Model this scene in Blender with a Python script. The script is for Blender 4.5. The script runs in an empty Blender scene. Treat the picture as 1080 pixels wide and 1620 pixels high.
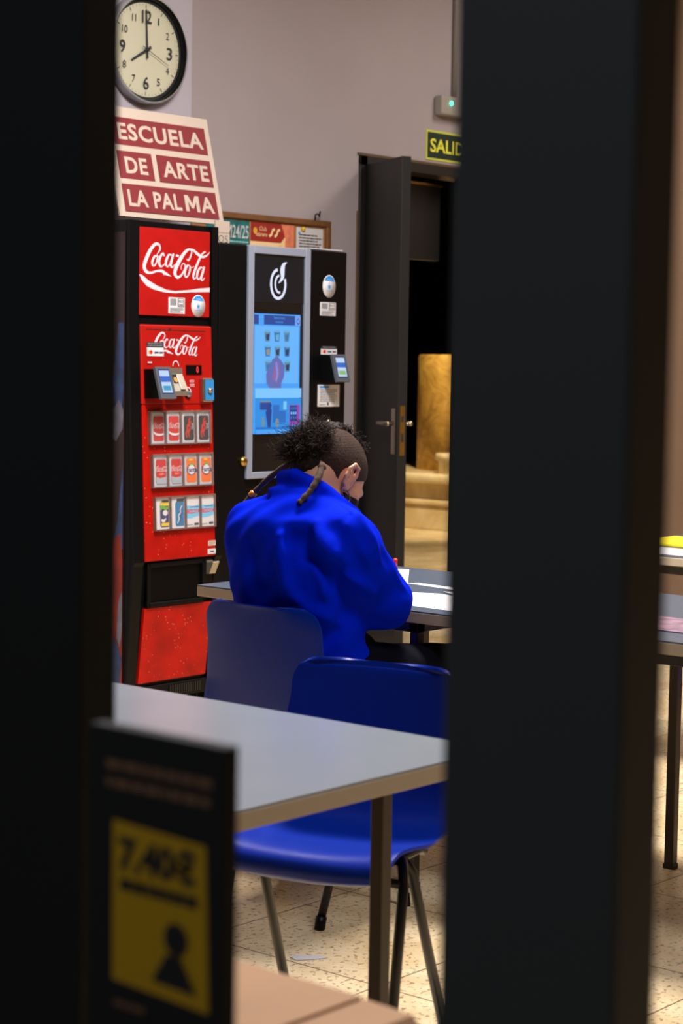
import bpy, bmesh, math, random
import numpy as np
from mathutils import Vector, Matrix, noise
random.seed(4)
R = math.radians
SC = bpy.context.scene
COL = SC.collection

# ------------------------------------------------------------------ camera
H = 1.37
cam_d = bpy.data.cameras.new('camera')
cam = bpy.data.objects.new('camera', cam_d)
COL.objects.link(cam)
AX = np.array([[0.649, -0.049, 0.759], [-0.76, -0.062, 0.646], [0.015, -0.997, -0.077]])
g = np.array([-.0151, 1, 240/3090.]); g /= np.linalg.norm(g)
u = np.array([2643., -200, 3090]); u -= g*(u @ g); u /= np.linalg.norm(u)
AX = np.array([u, np.cross(-g, u), -g])
cx, cy, cz = AX[:, 0], -AX[:, 1], -AX[:, 2]
cam.matrix_world = Matrix(((cx[0], cy[0], cz[0], 0), (cx[1], cy[1], cz[1], 0), (cx[2], cy[2], cz[2], H), (0, 0, 0, 1)))
cam_d.sensor_fit = 'VERTICAL'
cam_d.sensor_height = 36
cam_d.lens = 36*3090/1620
cam_d.clip_start = 0.05
cam_d.dof.use_dof = True
cam_d.dof.focus_distance = 5.4
cam_d.dof.aperture_fstop = 6.3
SC.camera = cam
SC.view_settings.view_transform = 'Standard'
SC.view_settings.look = 'None'
SC.view_settings.gamma = 1
SC.view_settings.exposure = 0.0

# ------------------------------------------------------------------ world and large lights
w = bpy.data.worlds.new('world'); SC.world = w; w.use_nodes = True
w.node_tree.nodes['Background'].inputs[0].default_value = (0.55, 0.6, 0.75, 1)
w.node_tree.nodes['Background'].inputs[1].default_value = 0.012

def area(name, loc, size, power, col, rot=(0, 0, 0), spread=180):
    l = bpy.data.lights.new(name, 'AREA'); l.shape = 'RECTANGLE'
    l.size, l.size_y = size; l.energy = power; l.color = col; l.spread = R(spread)
    o = bpy.data.objects.new(name, l); o.location = loc; o.rotation_euler = rot
    COL.objects.link(o); return o
CEIL = 3.7
area('ceiling_light_middle', (4.55, 3.55, CEIL-.12), (0.6, 1.2), 275, (1, .95, .93))
area('ceiling_light_door', (8.3, 4.6, CEIL-.12), (0.6, 1.2), 36, (1, .92, .86))
area('ceiling_light_near', (3.0, 1.2, CEIL-.12), (0.6, 1.2), 60, (.93, .93, 1))
area('doorway_fill_light', (-.7, 1.3, 2.5), (0.6, 0.6), 9, (.8, .9, 1), (0, R(-25), 0))  # added fill with no seen source, lifts the near door leaves and placard
def spot(name, loc, target, power, col, ang, blend=.5, size=.15):
    l = bpy.data.lights.new(name, 'SPOT'); l.energy = power; l.color = col
    l.spot_size = R(ang); l.spot_blend = blend; l.shadow_soft_size = size
    o = bpy.data.objects.new(name, l); o.location = loc
    o.rotation_euler = (Vector(target)-Vector(loc)).to_track_quat('-Z', 'Y').to_euler()
    COL.objects.link(o); return o
spot('hall_spotlight', (11.2, 8.3, 3.3), (12.9, 10.2, 0.6), 760, (1, .82, .52), 62, .6)
spot('hall_downlight', (9.6, 7.6, 3.4), (9.7, 7.7, 0), 420, (1, .83, .58), 80, .7)

# ------------------------------------------------------------------ materials
def lin(c):
    c = c/255.
    return c/12.92 if c <= .04045 else ((c+.055)/1.055)**2.4
_m = {}
def mat(name, rgb, rough=.5, metal=0., emit=0., spec=.5, noise_amt=0., nscale=20., bump=0., bscale=200., alpha=1., trans=0., coat=0., sheen=0.):
    if name in _m: return _m[name]
    m = bpy.data.materials.new(name); m.use_nodes = True; nt = m.node_tree
    b = nt.nodes['Principled BSDF']; c = (lin(rgb[0]), lin(rgb[1]), lin(rgb[2]), 1)
    b.inputs['Base Color'].default_value = c
    b.inputs['Roughness'].default_value = rough; b.inputs['Metallic'].default_value = metal
    b.inputs['Specular IOR Level'].default_value = spec
    b.inputs['Alpha'].default_value = alpha; b.inputs['Transmission Weight'].default_value = trans
    b.inputs['Coat Weight'].default_value = coat; b.inputs['Sheen Weight'].default_value = sheen
    if emit:
        b.inputs['Base Color'].default_value = (.012, .012, .014, 1)
        b.inputs['Emission Color'].default_value = c; b.inputs['Emission Strength'].default_value = emit
    if noise_amt or bump:
        tc = nt.nodes.new('ShaderNodeTexCoord')
    if noise_amt:
        n = nt.nodes.new('ShaderNodeTexNoise'); n.inputs['Scale'].default_value = nscale; n.inputs['Detail'].default_value = 6
        nt.links.new(tc.outputs['Object'], n.inputs['Vector'])
        mr = nt.nodes.new('ShaderNodeMapRange'); mr.inputs[1].default_value = .3; mr.inputs[2].default_value = .7
        mr.inputs[3].default_value = 1-noise_amt; mr.inputs[4].default_value = 1+noise_amt
        nt.links.new(n.outputs[0], mr.inputs[0])
        vm = nt.nodes.new('ShaderNodeVectorMath'); vm.operation = 'SCALE'; vm.inputs[0].default_value = c[:3]
        nt.links.new(mr.outputs[0], vm.inputs['Scale']); nt.links.new(vm.outputs[0], b.inputs['Base Color'])
    if bump:
        n2 = nt.nodes.new('ShaderNodeTexNoise'); n2.inputs['Scale'].default_value = bscale; n2.inputs['Detail'].default_value = 4
        nt.links.new(tc.outputs['Object'], n2.inputs['Vector'])
        bp = nt.nodes.new('ShaderNodeBump'); bp.inputs['Strength'].default_value = bump; bp.inputs['Distance'].default_value = .004
        nt.links.new(n2.outputs[0], bp.inputs['Height']); nt.links.new(bp.outputs[0], b.inputs['Normal'])
    _m[name] = m; return m

def floor_material():
    m = bpy.data.materials.new('terrazzo_floor'); m.use_nodes = True; nt = m.node_tree; N = nt.nodes; Lk = nt.links
    b = N['Principled BSDF']; b.inputs['Roughness'].default_value = .38
    tc = N.new('ShaderNodeTexCoord')
    n1 = N.new('ShaderNodeTexNoise'); n1.inputs['Scale'].default_value = 3.5; n1.inputs['Detail'].default_value = 8; n1.inputs['Roughness'].default_value = .65
    r1 = N.new('ShaderNodeValToRGB'); r1.color_ramp.elements[0].position = .35; r1.color_ramp.elements[1].position = .65
    r1.color_ramp.elements[0].color = (lin(206), lin(176), lin(126), 1); r1.color_ramp.elements[1].color = (lin(238), lin(218), lin(178), 1)
    Lk.new(tc.outputs['Object'], n1.inputs['Vector']); Lk.new(n1.outputs[0], r1.inputs[0])
    n2 = N.new('ShaderNodeTexNoise'); n2.inputs['Scale'].default_value = 75; n2.inputs['Detail'].default_value = 5
    r2 = N.new('ShaderNodeValToRGB'); r2.color_ramp.elements[0].position = .36; r2.color_ramp.elements[1].position = .44
    r2.color_ramp.elements[0].color = (.28, .2, .12, 1); r2.color_ramp.elements[1].color = (1, 1, 1, 1)
    Lk.new(tc.outputs['Object'], n2.inputs['Vector']); Lk.new(n2.outputs[0], r2.inputs[0])
    mx = N.new('ShaderNodeMix'); mx.data_type = 'RGBA'; mx.blend_type = 'MULTIPLY'; mx.inputs[0].default_value = .8
    Lk.new(r1.outputs[0], mx.inputs[6]); Lk.new(r2.outputs[0], mx.inputs[7])
    mp = N.new('ShaderNodeMapping'); mp.inputs['Location'].default_value = (-.02, .05, 0)
    br = N.new('ShaderNodeTexBrick'); br.offset = 0; br.inputs['Scale'].default_value = 1
    br.inputs['Brick Width'].default_value = .54; br.inputs['Row Height'].default_value = .54; br.inputs['Mortar Size'].default_value = .0022
    br.inputs['Color1'].default_value = (1, 1, 1, 1); br.inputs['Color2'].default_value = (.9, .9, .9, 1); br.inputs['Mortar'].default_value = (.12, .09, .06, 1)
    Lk.new(tc.outputs['Object'], mp.inputs[0]); Lk.new(mp.outputs[0], br.inputs['Vector'])
    mx2 = N.new('ShaderNodeMix'); mx2.data_type = 'RGBA'; mx2.blend_type = 'MULTIPLY'; mx2.inputs[0].default_value = 1
    Lk.new(mx.outputs[2], mx2.inputs[6]); Lk.new(br.outputs[0], mx2.inputs[7]); Lk.new(mx2.outputs[2], b.inputs['Base Color'])
    return m

def speckled(name, base, dark, pale, rough=.45):
    """red sheet printed with condensation drops"""
    m = bpy.data.materials.new(name); m.use_nodes = True; nt = m.node_tree; N = nt.nodes; Lk = nt.links
    b = N['Principled BSDF']; b.inputs['Roughness'].default_value = rough; b.inputs['Specular IOR Level'].default_value = .25
    tc = N.new('ShaderNodeTexCoord')
    n = N.new('ShaderNodeTexNoise'); n.inputs['Scale'].default_value = 9; n.inputs['Detail'].default_value = 5
    r = N.new('ShaderNodeValToRGB'); r.color_ramp.elements[0].position = .3; r.color_ramp.elements[1].position = .7
    r.color_ramp.elements[0].color = tuple(lin(v) for v in dark)+(1,); r.color_ramp.elements[1].color = tuple(lin(v) for v in base)+(1,)
    Lk.new(tc.outputs['Object'], n.inputs['Vector']); Lk.new(n.outputs[0], r.inputs[0])
    v = N.new('ShaderNodeTexVoronoi'); v.inputs['Scale'].default_value = 70
    n3 = N.new('ShaderNodeTexNoise'); n3.inputs['Scale'].default_value = 11
    Lk.new(tc.outputs['Object'], v.inputs['Vector']); Lk.new(tc.outputs['Object'], n3.inputs['Vector'])
    ma = N.new('ShaderNodeMath'); ma.operation = 'MULTIPLY_ADD'; ma.inputs[1].default_value = .45; ma.inputs[2].default_value = -.14
    Lk.new(n3.outputs[0], ma.inputs[0])
    lt = N.new('ShaderNodeMath'); lt.operation = 'LESS_THAN'; Lk.new(v.outputs['Distance'], lt.inputs[0]); Lk.new(ma.outputs[0], lt.inputs[1])
    mx = N.new('ShaderNodeMix'); mx.data_type = 'RGBA'; mx.inputs[7].default_value = tuple(lin(q) for q in pale)+(1,)
    Lk.new(lt.outputs[0], mx.inputs[0]); Lk.new(r.outputs[0], mx.inputs[6]); Lk.new(mx.outputs[2], b.inputs['Base Color'])
    return m

def stone(name, a, bcol, rough=.35, scale=3.):
    m = bpy.data.materials.new(name); m.use_nodes = True; nt = m.node_tree; N = nt.nodes; Lk = nt.links
    b = N['Principled BSDF']; b.inputs['Roughness'].default_value = rough
    tc = N.new('ShaderNodeTexCoord'); n = N.new('ShaderNodeTexNoise'); n.inputs['Scale'].default_value = scale
    n.inputs['Detail'].default_value = 9; n.inputs['Roughness'].default_value = .7; n.inputs['Distortion'].default_value = 1.2
    r = N.new('ShaderNodeValToRGB'); r.color_ramp.elements[0].position = .35; r.color_ramp.elements[1].position = .68
    r.color_ramp.elements[0].color = tuple(lin(v) for v in a)+(1,); r.color_ramp.elements[1].color = tuple(lin(v) for v in bcol)+(1,)
    Lk.new(tc.outputs['Object'], n.inputs['Vector']); Lk.new(n.outputs[0], r.inputs[0]); Lk.new(r.outputs[0], b.inputs['Base Color'])
    return m

M_WALL = mat('wall_plaster', (160, 149, 150), .85, noise_amt=.03, nscale=2.5, bump=.25, bscale=60)
M_PIL = mat('pilaster_plaster', (164, 156, 164), .85, noise_amt=.03, nscale=2.5, bump=.25, bscale=60)
M_WALLR = mat('side_wall_plaster', (150, 122, 98), .85, noise_amt=.04, nscale=2.5)
M_CEIL = mat('ceiling_paint', (200, 194, 186), .9)
M_FLOOR = floor_material()
M_BLACK = mat('black_enamel', (7, 7, 8), .4, noise_amt=.08, nscale=40, spec=.15)
M_BLACK2 = mat('black_panel', (6, 6, 8), .3, spec=.2)
M_DOOR = mat('dark_door_paint', (19, 18, 17), .5, noise_amt=.08, nscale=8)
M_FRAME = mat('dark_door_frame', (26, 23, 21), .5)
M_FG = mat('black_door_steel', (34, 34, 35), .75, spec=.2)
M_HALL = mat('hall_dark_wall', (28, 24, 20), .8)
M_STEEL = mat('brushed_steel', (190, 180, 160), .3, 1.)
M_BRASS = mat('brass', (190, 150, 80), .32, 1., noise_amt=.1, nscale=60)
M_SILV = mat('silver_paint', (142, 150, 168), .38, .25)
M_WHITE = mat('print_white', (196, 194, 196), .6)
M_DARKINK = mat('ink_dark', (30, 30, 34), .6)
M_GREYINK = mat('ink_grey', (120, 122, 126), .6)
M_BLUEINK = mat('ink_blue', (30, 130, 205), .6)
M_NAVY = mat('ink_navy', (20, 30, 90), .6)
M_RED = mat('print_red', (196, 20, 22), .5)

# ------------------------------------------------------------------ mesh helpers
def tag(o, label=None, cat=None, group=None, kind=None):
    if label: o['label'] = label
    if cat: o['category'] = cat
    if group: o['group'] = group
    if kind: o['kind'] = kind
    return o

def wloc(o):
    p = Vector((0, 0, 0))
    while o is not None:
        p = p+o.location; o = o.parent
    return p

def empty(name, loc, label=None, cat=None, group=None, rz=0):
    o = bpy.data.objects.new(name, None); COL.objects.link(o); o.location = loc
    o.rotation_euler = (0, 0, rz); o.empty_display_size = .05
    return tag(o, label, cat, group)

class MB:
    """collects shapes in world coordinates (or local ones when local=True)"""
    def __init__(s): s.v = []; s.f = []; s.mi = []; s.mats = []; s.sm = []
    def m(s, mt):
        if mt not in s.mats: s.mats.append(mt)
        return s.mats.index(mt)
    def add(s, vs, fs, mt, smooth=False):
        k = len(s.v); s.v += [tuple(p) for p in vs]; i = s.m(mt)
        for f in fs: s.f.append([k+q for q in f]); s.mi.append(i); s.sm.append(smooth)
        return s
    def box(s, x0, x1, y0, y1, z0, z1, mt, bev=0.):
        bm = bmesh.new(); bmesh.ops.create_cube(bm, size=1)
        for v in bm.verts:
            v.co = Vector((x0+(v.co.x+.5)*(x1-x0), y0+(v.co.y+.5)*(y1-y0), z0+(v.co.z+.5)*(z1-z0)))
        if bev: bmesh.ops.bevel(bm, geom=bm.edges[:], offset=bev, segments=3, profile=.5, affect='EDGES')
        s.bm(bm, mt, False); return s
    def bm(s, bm, mt, smooth=False):
        bm.verts.index_update()
        s.add([v.co[:] for v in bm.verts], [[v.index for v in f.verts] for f in bm.faces], mt, smooth); bm.free()
    def prism(s, pts, axis, a, b, mt):
        """outline pts (2-D) extruded from a to b along axis"""
        def P(p, t):
            return {'x': (t, p[0], p[1]), 'y': (p[0], t, p[1]), 'z': (p[0], p[1], t)}[axis]
        n = len(pts)
        vs = [P(p, a) for p in pts]+[P(p, b) for p in pts]
        fs = [list(range(n)), list(range(2*n-1, n-1, -1))]+[[i, i+n, (i+1) % n+n, (i+1) % n] for i in range(n)]
        return s.add(vs, fs, mt)
    def tube(s, pts, r, mt, n=12, cap=True, smooth=True):
        pts = [Vector(p) for p in pts]; rs = r if isinstance(r, (list, tuple)) else [r]*len(pts)
        vs = []; prev = None
        for i, p in enumerate(pts):
            d = (pts[min(i+1, len(pts)-1)]-pts[max(i-1, 0)]).normalized()
            if prev is None:
                a = d.orthogonal().normalized()
            else:
                a = (prev-d*prev.dot(d)).normalized()
            prev = a; b = d.cross(a)
            for k in range(n):
                t = 2*math.pi*k/n; vs.append(p+(a*math.cos(t)+b*math.sin(t))*rs[i])
        fs = []
        for i in range(len(pts)-1):
            for k in range(n):
                fs.append([i*n+k, i*n+(k+1) % n, (i+1)*n+(k+1) % n, (i+1)*n+k])
        if cap: fs += [list(range(n-1, -1, -1)), [(len(pts)-1)*n+k for k in range(n)]]
        return s.add(vs, fs, mt, smooth)
    def bar(s, p, q, wd, ht, mt, up=(0, 0, 1)):
        p = Vector(p); q = Vector(q); d = (q-p).normalized(); a = d.cross(Vector(up))
        a = (a if a.length > 1e-4 else d.orthogonal()).normalized(); b = a.cross(d)
        vs = [c+a*x*wd/2+b*y*ht/2 for c in (p, q) for x, y in ((-1, -1), (1, -1), (1, 1), (-1, 1))]
        return s.add(vs, [[3, 2, 1, 0], [4, 5, 6, 7], [0, 1, 5, 4], [1, 2, 6, 5], [2, 3, 7, 6], [3, 0, 4, 7]], mt)
    def lathe(s, prof, c, axis, mt, n=40, smooth=True, cap=True):
        """prof: (radius, offset along axis)"""
        A = Vector(axis).normalized(); a = A.orthogonal().normalized(); b = A.cross(a); c = Vector(c); vs = []; fs = []
        for (r, h) in prof:
            for k in range(n):
                t = 2*math.pi*k/n; vs.append(c+A*h+(a*math.cos(t)+b*math.sin(t))*r)
        for i in range(len(prof)-1):
            for k in range(n): fs.append([i*n+k, i*n+(k+1) % n, (i+1)*n+(k+1) % n, (i+1)*n+k])
        if cap and prof[0][0] > 1e-6: fs.append(list(range(n-1, -1, -1)))
        if cap and prof[-1][0] > 1e-6: fs.append([(len(prof)-1)*n+k for k in range(n)])
        return s.add(vs, fs, mt, smooth)
    def build(s, name, parent=None, local=False, fix=True):
        me = bpy.data.meshes.new(name)
        off = Vector((0, 0, 0)) if (parent is None or local) else wloc(parent)
        me.from_pydata([(x-off.x, y-off.y, z-off.z) for x, y, z in s.v], [], s.f)
        for mt in s.mats: me.materials.append(mt)
        me.polygons.foreach_set('material_index', s.mi)
        me.polygons.foreach_set('use_smooth', s.sm)
        if fix:
            bm = bmesh.new(); bm.from_mesh(me); bmesh.ops.recalc_face_normals(bm, faces=bm.faces[:]); bm.to_mesh(me); bm.free()
        me.update()
        o = bpy.data.objects.new(name, me); COL.objects.link(o)
        if parent is not None: o.parent = parent
        return o

def lone(mb, name, loc=None):
    """a top-level mesh whose origin sits at loc"""
    loc = Vector(loc or (0, 0, 0))
    mb.v = [(x-loc.x, y-loc.y, z-loc.z) for x, y, z in mb.v]
    o = mb.build(name); o.location = loc; return o

_tc = {}
def text_geo(s, bold=.0, spacing=1.):
    key = (s, bold, spacing)
    if key in _tc: return _tc[key]
    c = bpy.data.curves.new('t', 'FONT'); c.body = s; c.size = 1; c.offset = bold; c.space_character = spacing; c.resolution_u = 3
    c.fill_mode = 'FRONT'
    o = bpy.data.objects.new('t', c); COL.objects.link(o)
    dg = bpy.context.evaluated_depsgraph_get(); dg.update()
    me = bpy.data.meshes.new_from_object(o.evaluated_get(dg))
    V = np.array([v.co[:2] for v in me.vertices]); F = [list(p.vertices) for p in me.polygons]
    bpy.data.objects.remove(o); bpy.data.curves.remove(c); bpy.data.meshes.remove(me)
    mn = V.min(0); mxx = V.max(0); V = (V-mn)/(mxx-mn)
    _tc[key] = (V, F); return V, F

class Sheet:
    """flat printing laid on a plane: (a, b) run along ua and ub from the origin, each layer a hair further out along n"""
    def __init__(s, mb, o, ua, ub, n, step=.0004, start=.0004):
        s.mb = mb; s.o = Vector(o); s.ua = Vector(ua); s.ub = Vector(ub); s.n = Vector(n).normalized(); s.k = start; s.st = step
    def P(s, a, b): return s.o+s.ua*a+s.ub*b+s.n*s.k
    def up(s): s.k += s.st
    def poly(s, pts, mt):
        s.mb.add([s.P(*p) for p in pts], [list(range(len(pts)))], mt); s.up(); return s
    def rect(s, a0, b0, a1, b1, mt, r=0):
        if not r: return s.poly([(a0, b0), (a1, b0), (a1, b1), (a0, b1)], mt)
        pts = []
        for (qx, qy, t0) in ((a1-r, b0+r, -90), (a1-r, b1-r, 0), (a0+r, b1-r, 90), (a0+r, b0+r, 180)):
            for k in range(7): t = R(t0+15*k); pts.append((qx+r*math.cos(t), qy+r*math.sin(t)))
        return s.poly(pts, mt)
    def ell(s, a, b, ra, rb, mt, n=32):
        return s.poly([(a+ra*math.cos(2*math.pi*k/n), b+rb*math.sin(2*math.pi*k/n)) for k in range(n)], mt)
    def stroke(s, pts, mt, up=True, sub=4):
        """ribbon through (a, b, width) points, smoothed"""
        P = [np.array(p, float) for p in pts]
        if len(P) > 2:
            Q = []
            for i in range(len(P)-1):
                p0 = P[max(i-1, 0)]; p1 = P[i]; p2 = P[i+1]; p3 = P[min(i+2, len(P)-1)]
                for k in range(sub):
                    t = k/sub
                    Q.append(.5*((2*p1)+(p2-p0)*t+(2*p0-5*p1+4*p2-p3)*t*t+(3*p1-p0-3*p2+p3)*t**3))
            Q.append(P[-1]); P = Q
        L_ = []; Rr = []
        for i, p in enumerate(P):
            d = P[min(i+1, len(P)-1)][:2]-P[max(i-1, 0)][:2]; d = d/(np.linalg.norm(d)+1e-9); nn = np.array([-d[1], d[0]])*abs(p[2])/2
            L_.append(p[:2]+nn); Rr.append(p[:2]-nn)
        n = len(P)
        vs = [s.P(*q)+s.n*1.2e-5*i for i, q in enumerate(L_)]+[s.P(*q)+s.n*1.2e-5*i for i, q in enumerate(Rr)]
        s.mb.add(vs, [[i, i+1, n+i+1, n+i] for i in range(n-1)], mt)
        if up: s.up()
        return s
    def text(s, t, a0, b0, a1, b1, mt, bold=0., spacing=1.):
        V, F = text_geo(t, bold, spacing)
        s.mb.add([s.P(a0+(a1-a0)*x, b0+(b1-b0)*y) for x, y in V], F, mt); s.up(); return s
    def lines(s, a0, b0, a1, b1, n, mt, fill=.45, rag=.25, seed=1):
        rr = random.Random(seed); h = (b1-b0)/n
        for i in range(n):
            e = a1-(a1-a0)*rag*rr.random(); b = b1-h*(i+1)+h*(1-fill)/2
            x = a0
            while x < e:
                wl = min((a1-a0)*(.05+.12*rr.random()), e-x)
                s.mb.add([s.P(x, b), s.P(x+wl, b), s.P(x+wl, b+h*fill), s.P(x, b+h*fill)], [[0, 1, 2, 3]], mt); x += wl+(a1-a0)*.022
        s.up(); return s

def smooth_by_angle(o, ang=40):
    me = o.data
    me.polygons.foreach_set('use_smooth', [True]*len(me.polygons))
    me.set_sharp_from_angle(angle=R(ang))

# ------------------------------------------------------------------ the setting
def structure(name, mb): return tag(mb.build(name), kind='structure')
YW = 6.2
structure('floor', MB().box(-1.5, 20, -4, 16, -.08, 0, M_FLOOR))
structure('ceiling', MB().box(1.0, 9.7, -3, YW+.3, CEIL, CEIL+.1, M_CEIL))
DX0, DX1, DZ = 7.37, 8.95, 2.37
b = MB(); b.box(1.0, DX0, YW, YW+.28, 0, CEIL, M_WALL); b.box(DX0, DX1, YW, YW+.28, DZ, CEIL, M_WALL); b.box(DX1, 9.7, YW, YW+.28, 0, CEIL, M_WALL)
structure('wall_back', b)
structure('trim_1', MB().box(4.2, 6.013, 6.0, YW, 0, CEIL, M_PIL))
structure('wall_right', MB().box(9.5, 9.7, -3, YW, 0, CEIL, M_WALLR))
structure('wall_side', MB().box(1.0, 9.7, -3.1, -3, 0, CEIL, M_WALLR))
# the front wall, with the doorway the view looks through
b = MB(); b.box(1.02, 1.12, 1.75, YW, 0, CEIL, M_FG); b.box(1.02, 1.12, -3, -.2, 0, CEIL, M_FG); b.box(1.02, 1.12, -.2, 1.75, 2.5, CEIL, M_FG)
structure('wall_front', b)
# left leaf of the near doorway (closed)
d = MB(); d.box(1.03, 1.07, 1.146, 1.75, .01, 2.49, M_FG, .003); o = structure('door_1', d)
# right leaf: seen edge-on, swung towards the hall side
d = MB(); d.box(.92, .965, .577, .702, .01, 2.49, mat('lit_door_steel', (60, 62, 64), .6, spec=.3), .003)  # greyer than the other leaf: light falling on it is put into the colour
o = structure('door_2', d)
# far doorway: frame, open leaf, second leaf
b = MB(); b.box(DX0, DX0+.055, YW-.012, YW+.14, 0, DZ, M_FRAME, .003); b.box(DX1-.055, DX1, YW-.012, YW+.14, 0, DZ, M_FRAME, .003)
b.box(DX0, DX1, YW-.012, YW+.14, DZ-.05, DZ, M_FRAME, .003)
structure('trim_2', b)
structure('trim_3', MB().box(DX0-.012, DX0, YW-.006, YW+.02, 0, 2.1, mat('lit_jamb_edge', (92, 72, 48), .6)).box(DX0-.012, DX1, YW-.006, YW+.01, DZ, DZ+.012, mat('lit_jamb_edge', (92, 72, 48), .6)))  # golden light catching the jamb and lintel edges, put in as tan strips
hx, hy = DX0+.06, YW-.02
fx, fy = 7.20, 5.765
dirv = Vector((fx-hx, fy-hy, 0)); LEN = dirv.length; dirv.normalize(); nrm = Vector((dirv.y, -dirv.x, 0))
door = empty('door_3', (hx, hy, 0)); door['kind'] = 'structure'
def leaf_box(a0, a1, t0, t1, z0, z1, mt, bev=0.):
    q = MB(); q.box(a0, a1, t0, t1, z0, z1, mt, bev)
    q.v = [tuple(Vector((hx, hy, 0))+dirv*x+nrm*y+Vector((0, 0, z))) for x, y, z in q.v]; return q
leaf_box(0, LEN, -.024, .024, .012, 2.325, M_DOOR, .003).build('door_leaf', door)
# lock plate on the free edge, one lever handle on each face
lp = leaf_box(LEN-.001, LEN+.003, -.0125, .0125, .925, 1.16, M_BRASS)
lp.build('lock_plate', door)
lp2 = leaf_box(LEN+.0025, LEN+.0045, -.006, .006, 1.085, 1.11, M_DARKINK)
for q in (leaf_box(LEN+.0025, LEN+.0045, -.006, .006, .99, 1.03, M_DARKINK),): lp2.add(q.v, q.f, M_DARKINK)
lp2.build('bolt_slot', door)
for sgn in (1, -1):
    t0, t1 = (.024, .031) if sgn > 0 else (-.031, -.024)
    pl = leaf_box(LEN-.062, LEN-.022, t0, t1, .93, 1.145, M_STEEL, .002).build('handle_plate', door)
    q = MB()
    a = Vector((hx, hy, 0))+dirv*(LEN-.042)
    q.tube([a+nrm*sgn*.03+Vector((0, 0, 1.075)), a+nrm*sgn*.062+Vector((0, 0, 1.075))], .009, M_STEEL)
    q.tube([a+nrm*sgn*.056+dirv*.012+Vector((0, 0, 1.075)), a+nrm*sgn*.062-dirv*.11+Vector((0, 0, 1.075))], [.012, .0105], M_STEEL)
    q.build('handle', door)
# the other leaf of the far doorway stands nearly closed
d = MB(); d.box(8.23, DX1-.06, YW+.02, YW+.065, .012, DZ-.05, M_DOOR, .003); structure('door_4', d)
b = MB(); b.box(DX0+.056, 8.225, YW+.155, YW+.2, 1.9, 2.3, M_FRAME); b.box(DX0+.056, 8.225, YW+.14, YW+.155, 2.285, 2.297, M_BRASS)
structure('trim_4', b)

# dark hall beyond the doorway, lit stone bench and pedestal
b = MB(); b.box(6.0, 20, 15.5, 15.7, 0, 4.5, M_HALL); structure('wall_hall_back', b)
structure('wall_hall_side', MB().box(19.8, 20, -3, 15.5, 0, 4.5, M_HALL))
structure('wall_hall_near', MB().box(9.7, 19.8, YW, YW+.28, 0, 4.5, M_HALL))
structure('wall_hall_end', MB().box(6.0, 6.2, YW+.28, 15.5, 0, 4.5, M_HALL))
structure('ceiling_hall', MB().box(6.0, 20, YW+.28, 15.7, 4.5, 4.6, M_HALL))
M_OCHRE = stone('ochre_stone', (150, 108, 40), (226, 180, 88), .55, 5.)
M_MARB = stone('pale_veined_stone', (205, 178, 130), (236, 220, 186), .35, 2.6)
bx = 12.55
t = empty('stone_plinth', (bx+.5, 10.3, 0), 'long pale stone plinth with stacked mouldings in the hall beyond the doorway', 'plinth')
q = MB(); q.box(bx+.02, bx+1.5, 8.2, 11.6, 0, .2, M_MARB, .01); q.build('base', t)
q = MB(); q.box(bx-.0, bx+1.5, 8.2, 11.6, .2, .245, M_MARB, .016); q.build('moulding', t)
q = MB(); q.box(bx+.05, bx+1.45, 8.25, 11.55, .245, .38, M_MARB, .01); q.build('body', t)
q = MB(); q.box(bx-.03, bx+1.5, 8.2, 11.6, .38, .46, M_MARB, .03); q.build('top_slab', t)
t = empty('stone_pedestal', (13.33, 9.97, .47), 'ochre stone pedestal standing on the pale plinth beyond the doorway', 'pedestal')
q = MB(); q.lathe([(.42, .46), (.42, 1.405), (.405, 1.43), (0, 1.43)], (13.33, 9.97, 0), (0, 0, 1), M_OCHRE, 56); q.build('shaft', t)
t = empty('round_stone_block', (12.74, 9.66, .47), 'small round moulded stone block standing before the ochre pedestal', 'stone block')
q = MB(); q.lathe([(.12, .46), (.12, .56), (.15, .58), (.15, .61), (.14, .625), (0, .625)], (12.74, 9.66, 0), (0, 0, 1), M_MARB, 40); q.build('block', t)
q = MB(); q.lathe([(.10, 1.43), (.05, 1.47), (.045, 1.56), (.12, 1.66), (.17, 1.8), (.15, 1.95), (0, 2.02)], (13.33, 9.9, 0), (0, 0, 1), M_FRAME, 32)
o = lone(q, 'urn', (13.33, 9.9, 1.46)); tag(o, 'dark urn standing on top of the ochre stone pedestal', 'urn')
# ------------------------------------------------------------------ wall clock
CX, CZ, CY, CR = 5.723, 2.642, 6.0, .222
t = empty('wall_clock', (CX, CY, CZ), 'round white faced wall clock with thin grey rim showing eight', 'clock')
mrim = mat('clock_rim', (150, 150, 152), .35, .3); mface = mat('clock_face', (186, 182, 156), .5)
q = MB(); q.lathe([(CR-.012, 0), (CR, -.006), (CR, -.045), (CR-.003, -.05), (CR-.009, -.05)], (CX, CY, CZ), (0, 1, 0), mrim, 72, cap=False); q.lathe([(CR-.009, -.05), (CR-.014, -.046), (CR-.017, -.02)], (CX, CY, CZ), (0, 1, 0), M_BLACK2, 72, cap=False); q.build('rim', t)  # inner wall of the rim coloured black for the shadow inside it
q = MB(); q.add([(CX+(CR-.017)*math.cos(2*math.pi*k/72), CY-.020, CZ+(CR-.017)*math.sin(2*math.pi*k/72)) for k in range(72)], [list(range(72))], mface)
for k in range(72):
    a, c_ = 2*math.pi*k/72, 2*math.pi*(k+1)/72
    q.add([(CX+r_*math.cos(t_), CY-.0205, CZ+r_*math.sin(t_)) for r_, t_ in ((CR-.016, a), (CR-.03, a), (CR-.03, c_), (CR-.016, c_))], [[0, 1, 2, 3]], M_DARKINK)
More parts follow.
